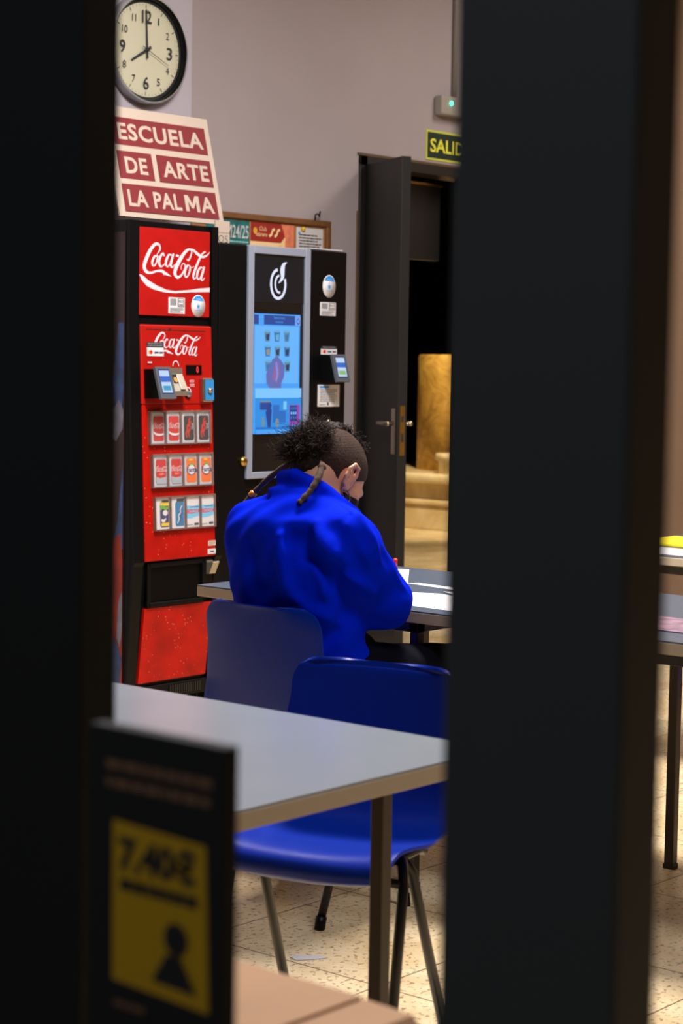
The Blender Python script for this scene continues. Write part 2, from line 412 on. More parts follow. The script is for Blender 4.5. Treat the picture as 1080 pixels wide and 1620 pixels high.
s = Sheet(q, (CX, CY-.0215, CZ), (1, 0, 0), (0, 0, 1), (0, -1, 0))
for k in range(60):
    a = R(6*k); r1 = CR-.035; r0 = r1-(.016 if k % 5 == 0 else .005)
    s.stroke([(r0*math.sin(a), r0*math.cos(a), .0035 if k % 5 == 0 else .002), (r1*math.sin(a), r1*math.cos(a), .0035 if k % 5 == 0 else .002)], M_DARKINK, up=False)
s.up()
for n in range(1, 13):
    a = R(30*n); big = n % 3 == 0; hh = .052 if big else .03; ww = hh*(.26 if n == 1 else .62 if n < 10 else .72 if n == 11 else 1.05)
    rr = .135 if big else .143
    x, z = rr*math.sin(a), rr*math.cos(a)
    s.text(str(n), x-ww/2, z-hh/2, x+ww/2, z+hh/2, M_DARKINK, .012 if big else 0)
q.build('clock_face', t)
q = MB(); s = Sheet(q, (CX, CY-.031, CZ), (1, 0, 0), (0, 0, 1), (0, -1, 0))
def hand(name, deg, L0, L1, w0, w1, mt, y):
    q = MB(); a = R(deg); d_ = Vector((math.sin(a), 0, math.cos(a))); nn = Vector((math.cos(a), 0, -math.sin(a))); c = Vector((CX, y, CZ))
    pts = [c-d_*L0-nn*w0/2, c-d_*L0+nn*w0/2, c+d_*L1+nn*w1/2, c+d_*L1-nn*w1/2]
    q.add([p for p in pts]+[p+Vector((0, -.0015, 0)) for p in pts], [[0, 1, 2, 3], [7, 6, 5, 4], [0, 4, 5, 1], [1, 5, 6, 2], [2, 6, 7, 3], [3, 7, 4, 0]], mt)
    q.lathe([(w0*.9, 0), (w0*.9, -.002), (0, -.002)], (CX, y, CZ), (0, 1, 0), mt, 20)
    q.build(name, t)
hand('hour_hand', 239.5, .028, .10, .012, .008, M_DARKINK, CY-.027)
hand('minute_hand', 357.5, .035, .165, .009, .006, M_DARKINK, CY-.030)
hand('second_hand', 113, .03, .13, .003, .002, M_DARKINK, CY-.033)

# ------------------------------------------------------------------ school placard leaning on the drinks machine
px0, px1 = 5.135, 5.705
O = Vector((px0, 5.50, 1.905)); UB = Vector((0, .105, .425)); UA = Vector((px1-px0, 0, 0)); NN = UA.cross(UB).normalized()*1.0
mcard = mat('cream_card', (166, 150, 136), .75, noise_amt=.03, nscale=6); mred = mat('maroon_print', (104, 16, 26), .6)
q = MB()
V8 = [O+NN*k+UA*a+UB*b_ for k in (-.008, 0) for a, b_ in ((0, 0), (1, 0), (1, 1), (0, 1))]
q.add(V8, [[0, 3, 2, 1], [4, 5, 6, 7], [0, 1, 5, 4], [1, 2, 6, 5], [2, 3, 7, 6], [3, 0, 4, 7]], mcard)
s = Sheet(q, O, UA, UB, NN)
s.rect(.06, .65, .955, .905, mred); s.text('ESCUELA', .105, .70, .92, .855, mcard, .028, 1.1)
s.rect(.06, .345, .385, .595, mred); s.text('DE', .125, .395, .33, .545, mcard, .028, 1.1)
s.rect(.43, .345, .955, .595, mred); s.text('ARTE', .475, .395, .92, .545, mcard, .028, 1.1)
s.rect(.06, .045, .955, .295, mred); s.text('LA PAL', .10, .095, .60, .245, mcard, .026, 1.08); s.text('A', .79, .095, .922, .245, mcard, .026)
s.poly([(.635+.14*a, .095+.15*b_) for a, b_ in ((0, 0), (0, 1), (.27, 1), (.5, .48), (.73, 1), (1, 1), (1, 0), (.77, 0), (.77, .62), (.57, .2), (.43, .2), (.23, .62), (.23, 0))], mcard)
o = lone(q, 'school_placard', O); tag(o, 'cream placard with three maroon bands of large capitals atop the red drinks machine', 'placard')
q = MB(); q.box(5.60, 5.682, 5.447, 5.452, 1.826, 1.915, mcard)
s = Sheet(q, (5.60, 5.447, 1.826), (.082, 0, 0), (0, 0, .09), (0, -1, 0))
s.rect(0, .46, 1, .475, M_DARKINK); s.text('OS', .2, .04, .85, .36, M_DARKINK, -.02)
o = lone(q, 'handwritten_card', (5.64, 5.45, 1.826)); tag(o, 'small pale card with handwritten letters standing below the placard corner', 'card')
# white papers lying on the coffee machine
q = MB(); q.box(6.16, 6.37, 5.44, 5.6, 1.8325, 1.837, M_WHITE); o = lone(q, 'paper_stack', (6.27, 5.5, 1.8325)); tag(o, 'thin stack of white paper lying on top of the coffee machine', 'papers')

# ------------------------------------------------------------------ notice board
t = empty('notice_board', (6.8, YW, 1.9), 'wood framed cork notice board on the wall behind the coffee machine', 'notice board')
mw = mat('board_wood', (112, 74, 40), .5, noise_amt=.15, nscale=30)
q = MB(); q.box(6.2, 7.115, YW-.012, YW, 1.5, 2.01, mat('cork', (150, 105, 60), .9, noise_amt=.2, nscale=150)); q.build('cork_panel', t)
q = MB(); q.box(6.17, 7.142, YW-.028, YW, 2.005, 2.032, mw, .004); q.box(7.112, 7.142, YW-.028, YW, 1.47, 2.005, mw, .004); q.box(6.17, 6.2, YW-.028, YW, 1.47, 2.005, mw, .004); q.box(6.2, 7.112, YW-.028, YW, 1.47, 1.5, mw, .004); q.build('board_frame', t)
q = MB(); q.tube([(7.02, YW-.03, 2.03), (7.02, YW-.03, 2.055), (7.035, YW-.03, 2.062), (7.05, YW-.03, 2.05), (7.055, YW-.03, 2.075)], .004, M_BLACK, 8); q.build('hook', t)
def paper(name, x0, x1, z0, z1, base, y=YW-.013):
    q = MB(); q.box(x0, x1, y-.002, y, z0, z1, base); return q, Sheet(q, (x0, y-.002, z0), (x1-x0, 0, 0), (0, 0, z1-z0), (0, -1, 0))
mt_ = mat('teal_poster', (18, 104, 104), .55, noise_amt=.3, nscale=12)
q, s = paper('p', 6.30, 6.582, 1.60, 1.997, mt_)
s.text('M24/25', .47, .80, .98, .95, M_WHITE, .01); s.lines(.45, .745, .98, .775, 1, mat('pale_teal', (150, 200, 195), .6), rag=0)
o = lone(q, 'teal_poster', (6.44, YW-.013, 1.6)); tag(o, 'teal poster with white M24/25 lettering pinned to the notice board', 'poster')
mcream = mat('cream_poster', (232, 200, 146), .55); mpink = mat('coral_print', (214, 120, 88), .55, noise_amt=.25, nscale=30)
q, s = paper('p', 6.588, 6.886, 1.60, 1.998, mcream)
s.poly([(0, .78), (.7, .78), (.8, .86), (.74, 1), (0, 1)], mat('brick_red_print', (150, 34, 26), .55)); s.poly([(.78, .55), (1, .55), (1, 1), (.70, 1), (.80, .84)], mpink)
s.text('Club', .2, .905, .36, .955, mcream); s.text('febrero', .12, .84, .38, .89, mcream, .01)
for k in range(2): s.stroke([(.42+.12*k, .85, .03), (.47+.12*k, .87, .035), (.50+.12*k, .92, .035), (.55+.12*k, .93, .03)], mcream)
s.ell(.1, .9, .045, .04, mat('gold_print', (214, 160, 60), .5))
s.text('FEBRERO', .1, .68, .46, .735, M_RED, .0); s.lines(.28, .55, .6, .6, 1, M_RED, rag=0)
s.ell(.68, .68, .065, .075, mat('gold_print', (214, 160, 60), .5)); s.ell(.68, .68, .055, .065, mcream); s.ell(.9, .62, .06, .05, M_RED)
o = lone(q, 'event_poster', (6.74, YW-.013, 1.6)); tag(o, 'cream and brick red poster headed FEBRERO pinned to the notice board', 'poster')
q, s = paper('p', 6.905, 7.095, 1.60, 1.992, mat('sheet_grey_white', (206, 202, 204), .6))
s.lines(.1, .62, .97, .93, 9, M_DARKINK, rag=.35, seed=5); s.ell(.1, .93, .03, .02, M_BLUEINK)
o = lone(q, 'typed_notice', (7.0, YW-.013, 1.6)); tag(o, 'white typed notice sheet pinned at the end of the notice board', 'notice')
q = MB(); q.lathe([(.011, 0), (.009, -.012), (0, -.014)], (6.945, YW-.016, 1.985), (0, 1, 0), mat('yellow_plastic', (235, 190, 20), .4), 16); o = lone(q, 'drawing_pin', (6.945, YW-.016, 1.985)); tag(o, 'yellow drawing pin holding the typed notice', 'drawing pin')

# ------------------------------------------------------------------ exit sign and emergency lamp
q = MB(); q.box(7.895, 8.33, YW-.004, YW, 2.395, 2.545, mat('glow_edge', (196, 200, 70), .6))
s = Sheet(q, (7.895, YW-.004, 2.395), (.435, 0, 0), (0, 0, .15), (0, -1, 0))
s.rect(.022, .07, .978, .93, mat('exit_dark_green', (16, 40, 28), .6)); s.text('SALIDA', .075, .27, .925, .73, mat('glow_yellow', (222, 222, 60), .6), .02)
o = lone(q, 'exit_sign', (8.1, YW, 2.395)); tag(o, 'dark green exit sign with yellow SALIDA lettering above the doorway', 'sign')
t = empty('emergency_lamp', (8.06, YW, 2.62), 'grey wall lamp housing with a green indicator light above the exit sign', 'lamp')
mh = mat('lamp_housing', (150, 142, 134), .5)
q = MB(); q.box(7.955, 8.2, YW-.055, YW, 2.622, 2.722, mh, .012); q.build('housing', t)
q = MB(); q.lathe([(.011, 0), (.010, -.008), (0, -.012)], (8.03, YW-.055, 2.685), (0, 1, 0), mat('green_led', (60, 255, 190), .4, emit=6.), 16); q.build('indicator', t)
q = MB(); q.tube([(8.11, YW-.014, 2.722), (8.11, YW-.014, CEIL)], .013, mh, 12); o = lone(q, 'cable_conduit', (8.11, YW-.014, 2.72)); tag(o, 'thin grey conduit running up the wall from the emergency lamp', 'conduit')

# ------------------------------------------------------------------ the red drinks machine
CY0 = 5.415
t = empty('drinks_machine', (5.33, 5.65, 0), 'tall black can vending machine with red script lettered panels and can buttons', 'vending machine')
COKE = t
M_CRED = mat('machine_red', (150, 8, 5), .5, spec=.25, noise_amt=.10, nscale=14)
M_CRED2 = mat('machine_red_moulded', (154, 12, 4), .5, spec=.25, noise_amt=.06, nscale=20)
M_DROPS = speckled('red_with_drops', (178, 14, 2), (140, 7, 2), (240, 140, 110))
x0, x1 = 5.098, 5.574
def yf(z):   # front profile of the machine: the middle bulges out at its lower edge
    P = [(1.9, 0), (1.52, 0), (1.495, .0), (.59, -.036), (.575, -.03), (.41, -.018), (.11, .006), (0, .006)]
    for (za, ya), (zb, yb) in zip(P[:-1], P[1:]):
        if zb <= z <= za: return CY0+ya+(yb-ya)*(za-z)/(za-zb+1e-9)
    return CY0
q = MB(); prof = [(yf(z)+.006, z) for z in (1.885, 1.52, 1.495, .59, .575, .41, .11)]
prof = [(CY0+.55, 1.885)]+prof+[(CY0+.012, .04), (CY0+.55, .04)]
q.prism(prof, 'x', x0, x1, M_BLACK)
for xx in (x0+.05, x1-.05):
    for yy in (CY0+.06, CY0+.5): q.lathe([(.022, 0), (.022, .045)], (xx, yy, 0), (0, 0, 1), M_BLACK, 16)
q.build('cabinet', t)
q = MB()
for (a, c, z0, z1) in ((x0, x0+.05, .09, 1.885), (x1-.035, x1, .09, 1.885)):
    zs = [z1, 1.52, 1.495, .59, .575, .41, z0]
    pr_ = [(yf(z)-.010, z) for z in zs]+[(yf(z)+.008, z) for z in zs[::-1]]
    q.prism(pr_, 'x', a, c, M_BLACK)
q.build('door_surround', t)
# printed side panel
msa = mat('side_print_dark', (34, 12, 12), .4); q = MB(); q.box(x0-.004, x0, CY0+.012, CY0+.52, .1, 1.84, msa)
s = Sheet(q, (x0-.004, 0, 0), (0, 1, 0), (0, 0, 1), (-1, 0, 0))
mb_ = mat('side_print_blue', (42, 64, 112), .4, noise_amt=.5, nscale=14); mo_ = mat('side_print_orange', (136, 38, 14), .4, noise_amt=.35, nscale=9); ms_ = mat('side_print_pale', (104, 104, 120), .4, noise_amt=.3, nscale=18)
s.poly([(5.43, 1.5), (5.46, 1.5), (5.50, 1.22), (5.44, 1.16), (5.43, 1.24)], mb_)
s.poly([(5.429, 1.17), (5.455, 1.21), (5.49, 1.17), (5.52, 1.08), (5.47, 1.05), (5.432, 1.1)], ms_)
s.poly([(5.429, .96), (5.46, .74), (5.50, .62), (5.429, .64)], mb_)
s.poly([(5.429, .11), (5.53, .11), (5.52, .5), (5.48, .68), (5.44, .70), (5.429, .6)], mo_)
s.poly([(5.429, .48), (5.45, .44), (5.46, .30), (5.44, .26), (5.429, .33)], ms_)
s.poly([(5.429, .22), (5.47, .30), (5.52, .22), (5.50, .11), (5.44, .11)], mb_)
q.build('side_print', t)

LOGO = []   # script lettering traced as pen strokes: (x, y, width), x 0..10, y 0..5.2, y up
def tr(pts): LOGO.append([((x-240)/56., (580-y)/56., w_/56.) for x, y, w_ in pts])
tr([(352, 372, 6), (378, 330, 16), (368, 292, 20), (335, 292, 26), (295, 345, 34), (262, 420, 38), (246, 480, 38), (262, 522, 30), (300, 532, 20), (350, 514, 18), (392, 512, 24), (425, 530, 26), (472, 551, 3)])
tr([(350, 517, 4), (400, 508, 18), (412, 545, 10)])
tr([(352, 385, 10), (330, 395, 20), (312, 440, 24), (318, 470, 16), (338, 462, 14), (356, 410, 18), (350, 378, 12)])
tr([(350, 388, 8), (372, 392, 8), (392, 372, 6)])
tr([(412, 385, 16), (404, 362, 14), (384, 385, 22), (370, 435, 26), (380, 472, 18), (408, 462, 10), (432, 430, 6)])
tr([(478, 372, 12), (452, 372, 18), (432, 415, 26), (428, 455, 20), (446, 470, 12), (474, 420, 12), (490, 362, 18)])
tr([(492, 358, 20), (478, 410, 26), (468, 455, 26), (482, 474, 14), (506, 448, 6)])
tr([(512, 372, 18), (538, 376, 18)])
tr([(606, 395, 8), (620, 408, 14), (640, 370, 16), (648, 326, 14), (628, 312, 18), (590, 340, 30), (545, 410, 40), (512, 480, 40), (505, 530, 34), (528, 556, 24), (560, 535, 18), (592, 470, 14), (580, 435, 10), (560, 455, 8), (556, 490, 6)])
tr([(630, 312, 8), (660, 316, 18), (700, 348, 28), (745, 370, 20), (785, 352, 14), (806, 325, 4)])
tr([(628, 448, 10), (606, 458, 22), (590, 505, 26), (594, 545, 18), (614, 542, 14), (634, 490, 20), (632, 450, 14)])
tr([(770, 322, 14), (740, 345, 16), (712, 400, 24), (680, 480, 26), (664, 535, 24), (672, 560, 14), (700, 540, 6)])
tr([(632, 455, 6), (650, 468, 6), (670, 455, 5)])
tr([(762, 332, 10), (770, 322, 8)])
tr([(744, 462, 12), (720, 466, 18), (700, 510, 26), (698, 550, 18), (716, 560, 12), (740, 515, 12), (757, 455, 18)])
tr([(760, 452, 20), (745, 505, 26), (733, 550, 24), (744, 570, 12), (764, 545, 6)])
def script_logo(s, a0, b0, a1, b1, mt, bold=1.):
    for st in LOGO:
        s.stroke([(a0+(a1-a0)*x/10.1, b0+(b1-b0)*y/5.3, w_*bold*(b1-b0)/5.3*.9) for x, y, w_ in st], mt, up=False, sub=5); s.k += 6e-5
    s.up()
X = (1, 0, 0); Z = (0, 0, 1)
# top panel
q = MB(); q.box(5.152, 5.532, CY0-.006, CY0+.006, 1.53, 1.862, M_CRED, .002)
s = Sheet(q, (5.152, CY0-.006, 1.53), (.38, 0, 0), (0, 0, .332), (0, -1, 0))
mpk = mat('script_white', (200, 186, 192), .5)
s.poly([(0, .46), (.03, .40), (.1, .335), (.2, .295), (.35, .27), (.5, .265), (.7, .285), (1, .30), (1, .35), (.85, .335), (.7, .31), (.5, .29), (.38, .30), (.25, .34), (.12, .40), (.04, .455)], mpk)
s.k -= .0004
s2 = Sheet(q, (5.152, CY0-.006, 1.53), (.38, 0, 0), (0, 0, .38), (0, -1, 0)); s2.k = s.k
script_logo(s2, .055, .365, .99, .72, mpk, 1.08)
q.build('top_panel', t)
def sticker_iso(x, z, w_, h, y, parent):
    q = MB(); q.box(x, x+w_, y-.0006, y, z, z+h, M_WHITE); s = Sheet(q, (x, y-.0006, z), (w_, 0, 0), (0, 0, h), (0, -1, 0))
    s.rect(.10, .50, .48, .92, M_GREYINK)
    s.rect(.56, .42, .94, .96, M_DARKINK); s.rect(.60, .46, .90, .92, M_WHITE); s.text('ISO', .62, .68, .88, .84, M_DARKINK, .02); s.lines(.62, .48, .88, .62, 1, M_DARKINK, rag=0)
    s.lines(.08, .05, .92, .38, 4, M_GREYINK); return q.build('certificate_sticker', parent)
def sticker_oval(x, z, rx, rz, y, parent):
    q = MB(); q.lathe([(rx, 0), (rx, -.0008)], (0, 0, 0), (0, 1, 0), M_WHITE, 40)
    q.v = [(x+vx, y+vy, z+vz*rz/rx) for vx, vy, vz in q.v]; 
    s = Sheet(q, (x, y-.0008, z), (rx, 0, 0), (0, 0, rz), (0, -1, 0))
    pts = [(.93*math.cos(R(a)), .93*math.sin(R(a))) for a in range(28, 153, 5)]
    s.poly(pts, M_BLUEINK)
    s.poly([(-.2, .1), (.2, .1), (.15, -.2), (-.15, -.2)], M_BLUEINK); s.stroke([(0, .18, .05), (-.05, .25, .05), (.03, .34, .05)], M_BLUEINK)
    s.text('i-vending', -.55, -.48, .55, -.30, M_BLUEINK); s.text('Servicio', -.3, .55, .3, .68, M_WHITE)
    return q.build('oval_sticker', parent)
sticker_iso(5.306, 1.54, .088, .062, CY0-.0065, t); sticker_oval(5.468, 1.573, .038, .043, CY0-.0065, t)
# middle panel, tilted with the machine's front
zt, zb = 1.495, .59
MO = Vector((5.156, yf(zt)-.001, zt)); MU = Vector((0, yf(zb)-yf(zt), zb-zt)); MUn = MU.normalized(); MN = Vector((0, MUn.z, -MUn.y)); MN = -MN if MN.y > 0 else MN
def MP(x, z, out=0.):   # a point of the tilted front
    k = (z-zt)/(zb-zt); return Vector((x, MO.y+MU.y*k, z))+MN*out
def msheet(x, z, q, out=.0): return Sheet(q, MP(x, z, out), (1, 0, 0), tuple(-MUn), tuple(MN))
def mbox(q, xa, xb, za, zb_, o0, o1, mt, bev=0.):
    k = MB(); k.box(0, xb-xa, 0, 1, 0, 1, mt, 0)
    bm = bmesh.new(); bmesh.ops.create_cube(bm, size=1)
    o = MP(xa, za); hgt = (zb_-za)/(-MUn.z)
    for v in bm.verts: v.co = Vector(((v.co.x+.5)*(xb-xa), (v.co.y+.5)*hgt, o0+(v.co.z+.5)*(o1-o0)))
    if bev: bmesh.ops.bevel(bm, geom=bm.edges[:], offset=bev, segments=2, profile=.5, affect='EDGES')
    for v in bm.verts: c = v.co.copy(); v.co = o+Vector((1, 0, 0))*c.x-MUn*c.y+MN*c.z
    q.bm(bm, mt); return q
q = MB(); mbox(q, 5.156, 5.540, .592, 1.19, 0, .008, M_DROPS, .002); q.build('lower_button_panel', t)
q = MB(); mbox(q, 5.152, 5.538, 1.19, 1.495, 0, .012, M_CRED2, .006)
s = msheet(5.152, 1.19, q, .012); s.rect(.03, .174, .352, .277, M_CRED)
s.stroke([(.03, .286, .003), (.352, .284, .003)], M_FRAME, up=False); s.ell(.155, .287, .007, .005, M_FRAME)
script_logo(s, .065, .185, .32, .276, mpk, 1.1)
s.rect(.03, .185, .118, .238, M_WHITE); s.rect(.03, .218, .118, .238, M_DARKINK); s.lines(.035, .221, .113, .236, 2, M_GREYINK)
s.ell(.044, .2, .007, .007, mat('card_orange', (235, 120, 20), .5)); s.ell(.051, .2, .007, .007, M_RED); s.lines(.068, .193, .09, .205, 1, M_NAVY, rag=0); s.lines(.094, .193, .113, .205, 1, M_NAVY, rag=0)
s.rect(.03, .158, .052, .163, mpk)
for cx_, cz_, rr_ in ((.178, .147, .016), (.240, .042, .019)):
    s.stroke([(cx_+rr_*math.cos(R(a)), cz_+rr_*1.25*math.sin(R(a)), .004) for a in range(0, 181, 20)], mpk)
s.text('euro', .252, .085, .276, .095, mpk); s.lines(.252, .068, .278, .08, 2, mpk, rag=0)
q.build('control_panel', t)
q = MB(); mbox(q, 5.390, 5.475, 1.305, 1.342, .012, .015, M_BLACK2); s = msheet(5.390, 1.305, q, .015)
s.text('0', .055, .007, .067, .032, mat('led_red', (255, 40, 50), .5, emit=1.4), .02); q.build('price_display', t)
# card reader
def reader(q_parent, px, z, w_, h, P, slab, n, green):
    """payment reader: black body with a sloped grey bezel and lit screen. P(x, z, out) gives points"""
    body = MB(); a = [P(px, z, 0), P(px+w_*.42, z, 0), P(px+w_*.62, z, slab), P(px+w_*.42, z+h, slab*.62), P(px, z+h, 0), P(px+w_*.42, z+h, 0)]
    # body as prism in (out, z), extruded in x
    outl = [(0, 0), (slab, .0), (slab*.62, h), (0, h)]
    def PB(x, o_, zz): return P(px+x, z+zz, o_)
    vs = [PB(x, o_, zz) for x in (0, w_) for o_, zz in outl]
    body.add(vs, [[0, 1, 2, 3], [7, 6, 5, 4], [0, 4, 5, 1], [1, 5, 6, 2], [2, 6, 7, 3], [3, 7, 4, 0]], M_BLACK)
    body.build('card_reader_body', q_parent)
    bz = MB(); A = PB(-.004, slab, -.004); Bv = PB(w_+.004, slab, -.004)-A; Cv = PB(-.004, slab*.62, h+.004)-A; nn = Bv.cross(Cv).normalized(); nn = nn if nn.y < 0 else -nn
    mz = mat('reader_bezel', (92, 98, 106), .35, .4)
    vs = [A+nn*k+Bv*i+Cv*j for k in (0, .012) for i, j in ((0, 0), (1, 0), (1, 1), (0, 1))]
    bz.add(vs, [[0, 3, 2, 1], [4, 5, 6, 7], [0, 1, 5, 4], [1, 2, 6, 5], [2, 3, 7, 6], [3, 0, 4, 7]], mz)
    bzo = bz.build('reader_bezel', q_parent)
    sc = MB(); s = Sheet(sc, A+nn*.012, Bv, Cv, nn); s.rect(.14, .14, .86, .93, M_NAVY)
    s.rect(.18, .18, .82, .88, mat('screen_pale', (196, 222, 250), .4, emit=.9)); s.rect(.18, .52, .82, .70, mat('screen_blue', (40, 110, 220), .4, emit=.8))
    s.rect(.26, .25, .74, .40, mat('screen_green', (150, 200, 120), .4, emit=.8) if green else mat('screen_cyan', (60, 170, 220), .4, emit=.8))
    sc.build('reader_screen', bzo)
reader(t, 5.166, 1.213, .072, .112, lambda x, z, o_: MP(x, z, .012+o_), .085, None, False)
# coin slot casting
q = MB(); msl = mat('coin_casting', (176, 168, 154), .3, .8)
outl = [(0, 0), (.045, .0), (.045, .018), (.012, .085), (.012, .108), (0, .108)]
vs = [MP(x, 1.222+zz, .012+o_) for x in (5.268, 5.358) for o_, zz in outl]; n = len(outl)
q.add(vs, [list(range(n)), list(range(2*n-1, n-1, -1))]+[[i, i+n, (i+1) % n+n, (i+1) % n] for i in range(n)], msl)
A = MP(5.268, 1.24, .057); Cv = MP(5.268, 1.307, .024)-A; s = Sheet(q, A, (.09, 0, 0), Cv, (0, -1, .4), start=.001)
s.rect(.32, .45, .62, .98, M_BLACK2); s.stroke([(.62, .15, .05), (.62, .9, .05)], M_WHITE); s.rect(.55, .02, .85, .1, M_BLACK2); s.ell(.46, .66, .12, .15, M_BRASS)
q.build('coin_slot', t)
# reject button, lock
q = MB(); c = MP(5.396, 1.23, .012); q.lathe([(.013, 0), (.013, .01), (.01, .014), (0, .014)], c, MN, mat('reject_button_steel', (170, 180, 200), .25, .9), 20); q.lathe([(.018, 0), (.018, .004), (.013, .006)], c, MN, M_BLACK, 20); q.build('return_button', t)
q = MB(); mbox(q, 5.462, 5.520, 1.198, 1.292, .012, .034, M_STEEL, .005); mbox(q, 5.473, 5.520, 1.205, 1.285, .034, .036, mat('lock_blue', (42, 120, 180), .4)); q.build('lock_housing', t)
q = MB(); c = MP(5.496, 1.243, .036); q.lathe([(.012, 0), (.012, .006), (.006, .012), (0, .012)], c, MN, M_STEEL, 20); q.build('lock', t)
# twelve can buttons
M_COVER = mat('clear_cover', (214, 200, 196), .12, alpha=.035, spec=.6)
M_CRIM = mat('cover_edge', (120, 92, 86), .25, alpha=.75)
M_CANBACK = mat('can_card_silver', (160, 166, 174), .5)
c_or = mat('can_orange', (206, 92, 8), .5); c_bk = mat('can_black', (26, 20, 20), .5); c_red = mat('can_red', (170, 14, 12), .5); c_bl = mat('can_cyan', (16, 104, 150), .5)
c_yl = mat('can_yellow', (206, 176, 20), .5); c_gr = mat('can_green', (80, 150, 40), .5); c_pale = mat('can_pale_blue', (96, 176, 214), .5)
def can_card(s, k):
    """printed picture of a can on a card 1 x 1"""
    s.rect(0, 0, 1, 1, M_CANBACK if k < 8 else M_WHITE)
    if k in (0, 1, 4, 5, 2, 3, 6, 7):
        body = {0: c_red, 1: c_red, 4: c_red, 5: c_red, 2: c_bk, 3: c_bk, 6: c_or, 7: c_or}[k]
        s.rect(.18, .05, .98, .95, M_WHITE); s.poly([(.2, .14), (.26, .07), (.92, .07), (.98, .14), (.98, .84), (.9, .93), (.28, .93), (.2, .84)], mat('can_tin', (170, 182, 196), .4, .4))
        s.poly([(.22, .12), (.28, .08), (.9, .08), (.96, .12), (.96, .80), (.92, .87), (.26, .87), (.22, .80)], body)
        if k in (0, 1):
            script_logo(s, .2, .46, 1.12, .66, M_WHITE, 1.1); s.poly([(.22, .32), (.4, .26), (.7, .24), (.96, .28), (.96, .33), (.7, .31), (.4, .33), (.22, .40)], M_WHITE)
        elif k in (4, 5):
            script_logo(s, .2, .46, 1.12, .66, M_WHITE, 1.1); s.text('light', .45, .36, .8, .44, mat('can_pink', (240, 150, 130), .5)); s.poly([(.22, .32), (.5, .27), (.96, .31), (.96, .08), (.28, .08), (.22, .12)], mat('can_tin', (170, 182, 196), .4, .4))
        elif k in (2, 3):
            s.stroke([(.45, .16, .06), (.38, .3, .1), (.5, .42, .12), (.45, .52, .1), (.62, .6, .12), (.6, .72, .1), (.7, .8, .06)], c_red)
            s.stroke([(.62, .18, .05), (.55, .34, .08), (.68, .45, .08), (.65, .6, .08), (.78, .7, .05)], c_red)
            s.text('ZERO', .78, .44, .9, .62, M_WHITE)
        else:
            s.ell(.6, .5, .32, .19, M_NAVY); s.ell(.6, .5, .27, .155, M_WHITE); s.text('Fanta', .26, .42, 1.0, .58, M_NAVY, .03)
            s.stroke([(.45, .64, .04), (.6, .69, .06), (.78, .66, .04)], c_gr); s.ell(.55, .82, .14, .03, c_yl)
    elif k == 8:
        s.poly([(.34, .12), (.42, .06), (.98, .06), (.98, .90), (.44, .90), (.34, .80)], M_NAVY)
        s.poly([(.36, .8), (.46, .88), (.98, .86), (.98, .74), (.36, .76)], c_yl); s.stroke([(.38, .62, .10), (.5, .72, .12), (.8, .66, .10), (.98, .7, .06)], c_gr)
        s.ell(.72, .52, .18, .09, M_WHITE); s.stroke([(.42, .3, .08), (.6, .26, .1), (.75, .34, .06)], M_WHITE); s.rect(.42, .1, .98, .2, c_yl); s.rect(.5, .86, .95, .93, c_bk)
    elif k == 9:
        s.poly([(.34, .12), (.42, .06), (.98, .06), (.98, .88), (.44, .88), (.34, .80)], c_bl); s.rect(.46, .86, .98, .95, c_bk)
        s.stroke([(.48, .16, .04), (.62, .3, .06), (.56, .4, .05), (.72, .5, .05), (.7, .62, .05), (.86, .72, .04)], M_WHITE); s.stroke([(.6, .16, .03), (.74, .34, .04), (.82, .5, .04)], M_NAVY)
    else:
        s.poly([(0, .72), (.5, .68), (1, .72), (1, .36), (.4, .28), (0, .30)], c_pale)
        s.text('BEZOYA', .06, .44, 1.06, .58, M_RED, .04); s.lines(.3, .63, .95, .68, 1, M_NAVY, rag=0); s.rect(.62, .06, .94, .13, M_DARKINK); s.lines(.08, .06, .5, .1, 1, M_GREYINK, rag=0)
bw, bh = .0835, .120
for k in range(12):
    r_, c_ = divmod(k, 4); bx_ = 5.190+r_*.009+c_*.0820; bz_ = (1.041, .876, .712)[r_]
    q = MB(); mbox(q, bx_, bx_+bw-.010, bz_, bz_+bh, .008, .0145, M_CANBACK, .001); s0 = msheet(bx_, bz_, q, .0145)
    s = Sheet(q, s0.o, (bw-.010, 0, 0), Vector(tuple(-MUn))*bh, MN, step=.00025, start=.0002); can_card(s, k)
    bo = q.build('product_button', t)
    q = MB()
    for (xa, xb, za, zb2) in ((-.006, -.001, -.005, bh+.005), (bw-.010, bw-.005, -.005, bh+.005), (-.001, bw-.010, -.005, 0), (-.001, bw-.010, bh, bh+.005)):
        mbox(q, bx_+xa, bx_+xb, bz_+za, bz_+zb2, .008, .023, M_CRIM, 0)
    mbox(q, bx_-.006, bx_+bw-.005, bz_-.005, bz_+bh+.005, .023, .0245, M_COVER)
    q.build('clear_cover', bo)
q = MB(); mbox(q, 5.50, 5.541, .632, .652, .008, .009, mat('sticker_beige', (200, 176, 156), .6)); s = msheet(5.50, .632, q, .009); s.lines(.003, .002, .038, .018, 3, M_GREYINK); q.build('rating_sticker', t)
q = MB(); mbox(q, 5.496, 5.54, .6, .62, .008, .0095, M_WHITE); s = msheet(5.496, .6, q, .0095); s.text('Vendo', .012, .006, .034, .015, M_NAVY, .04); q.build('maker_sticker', t)
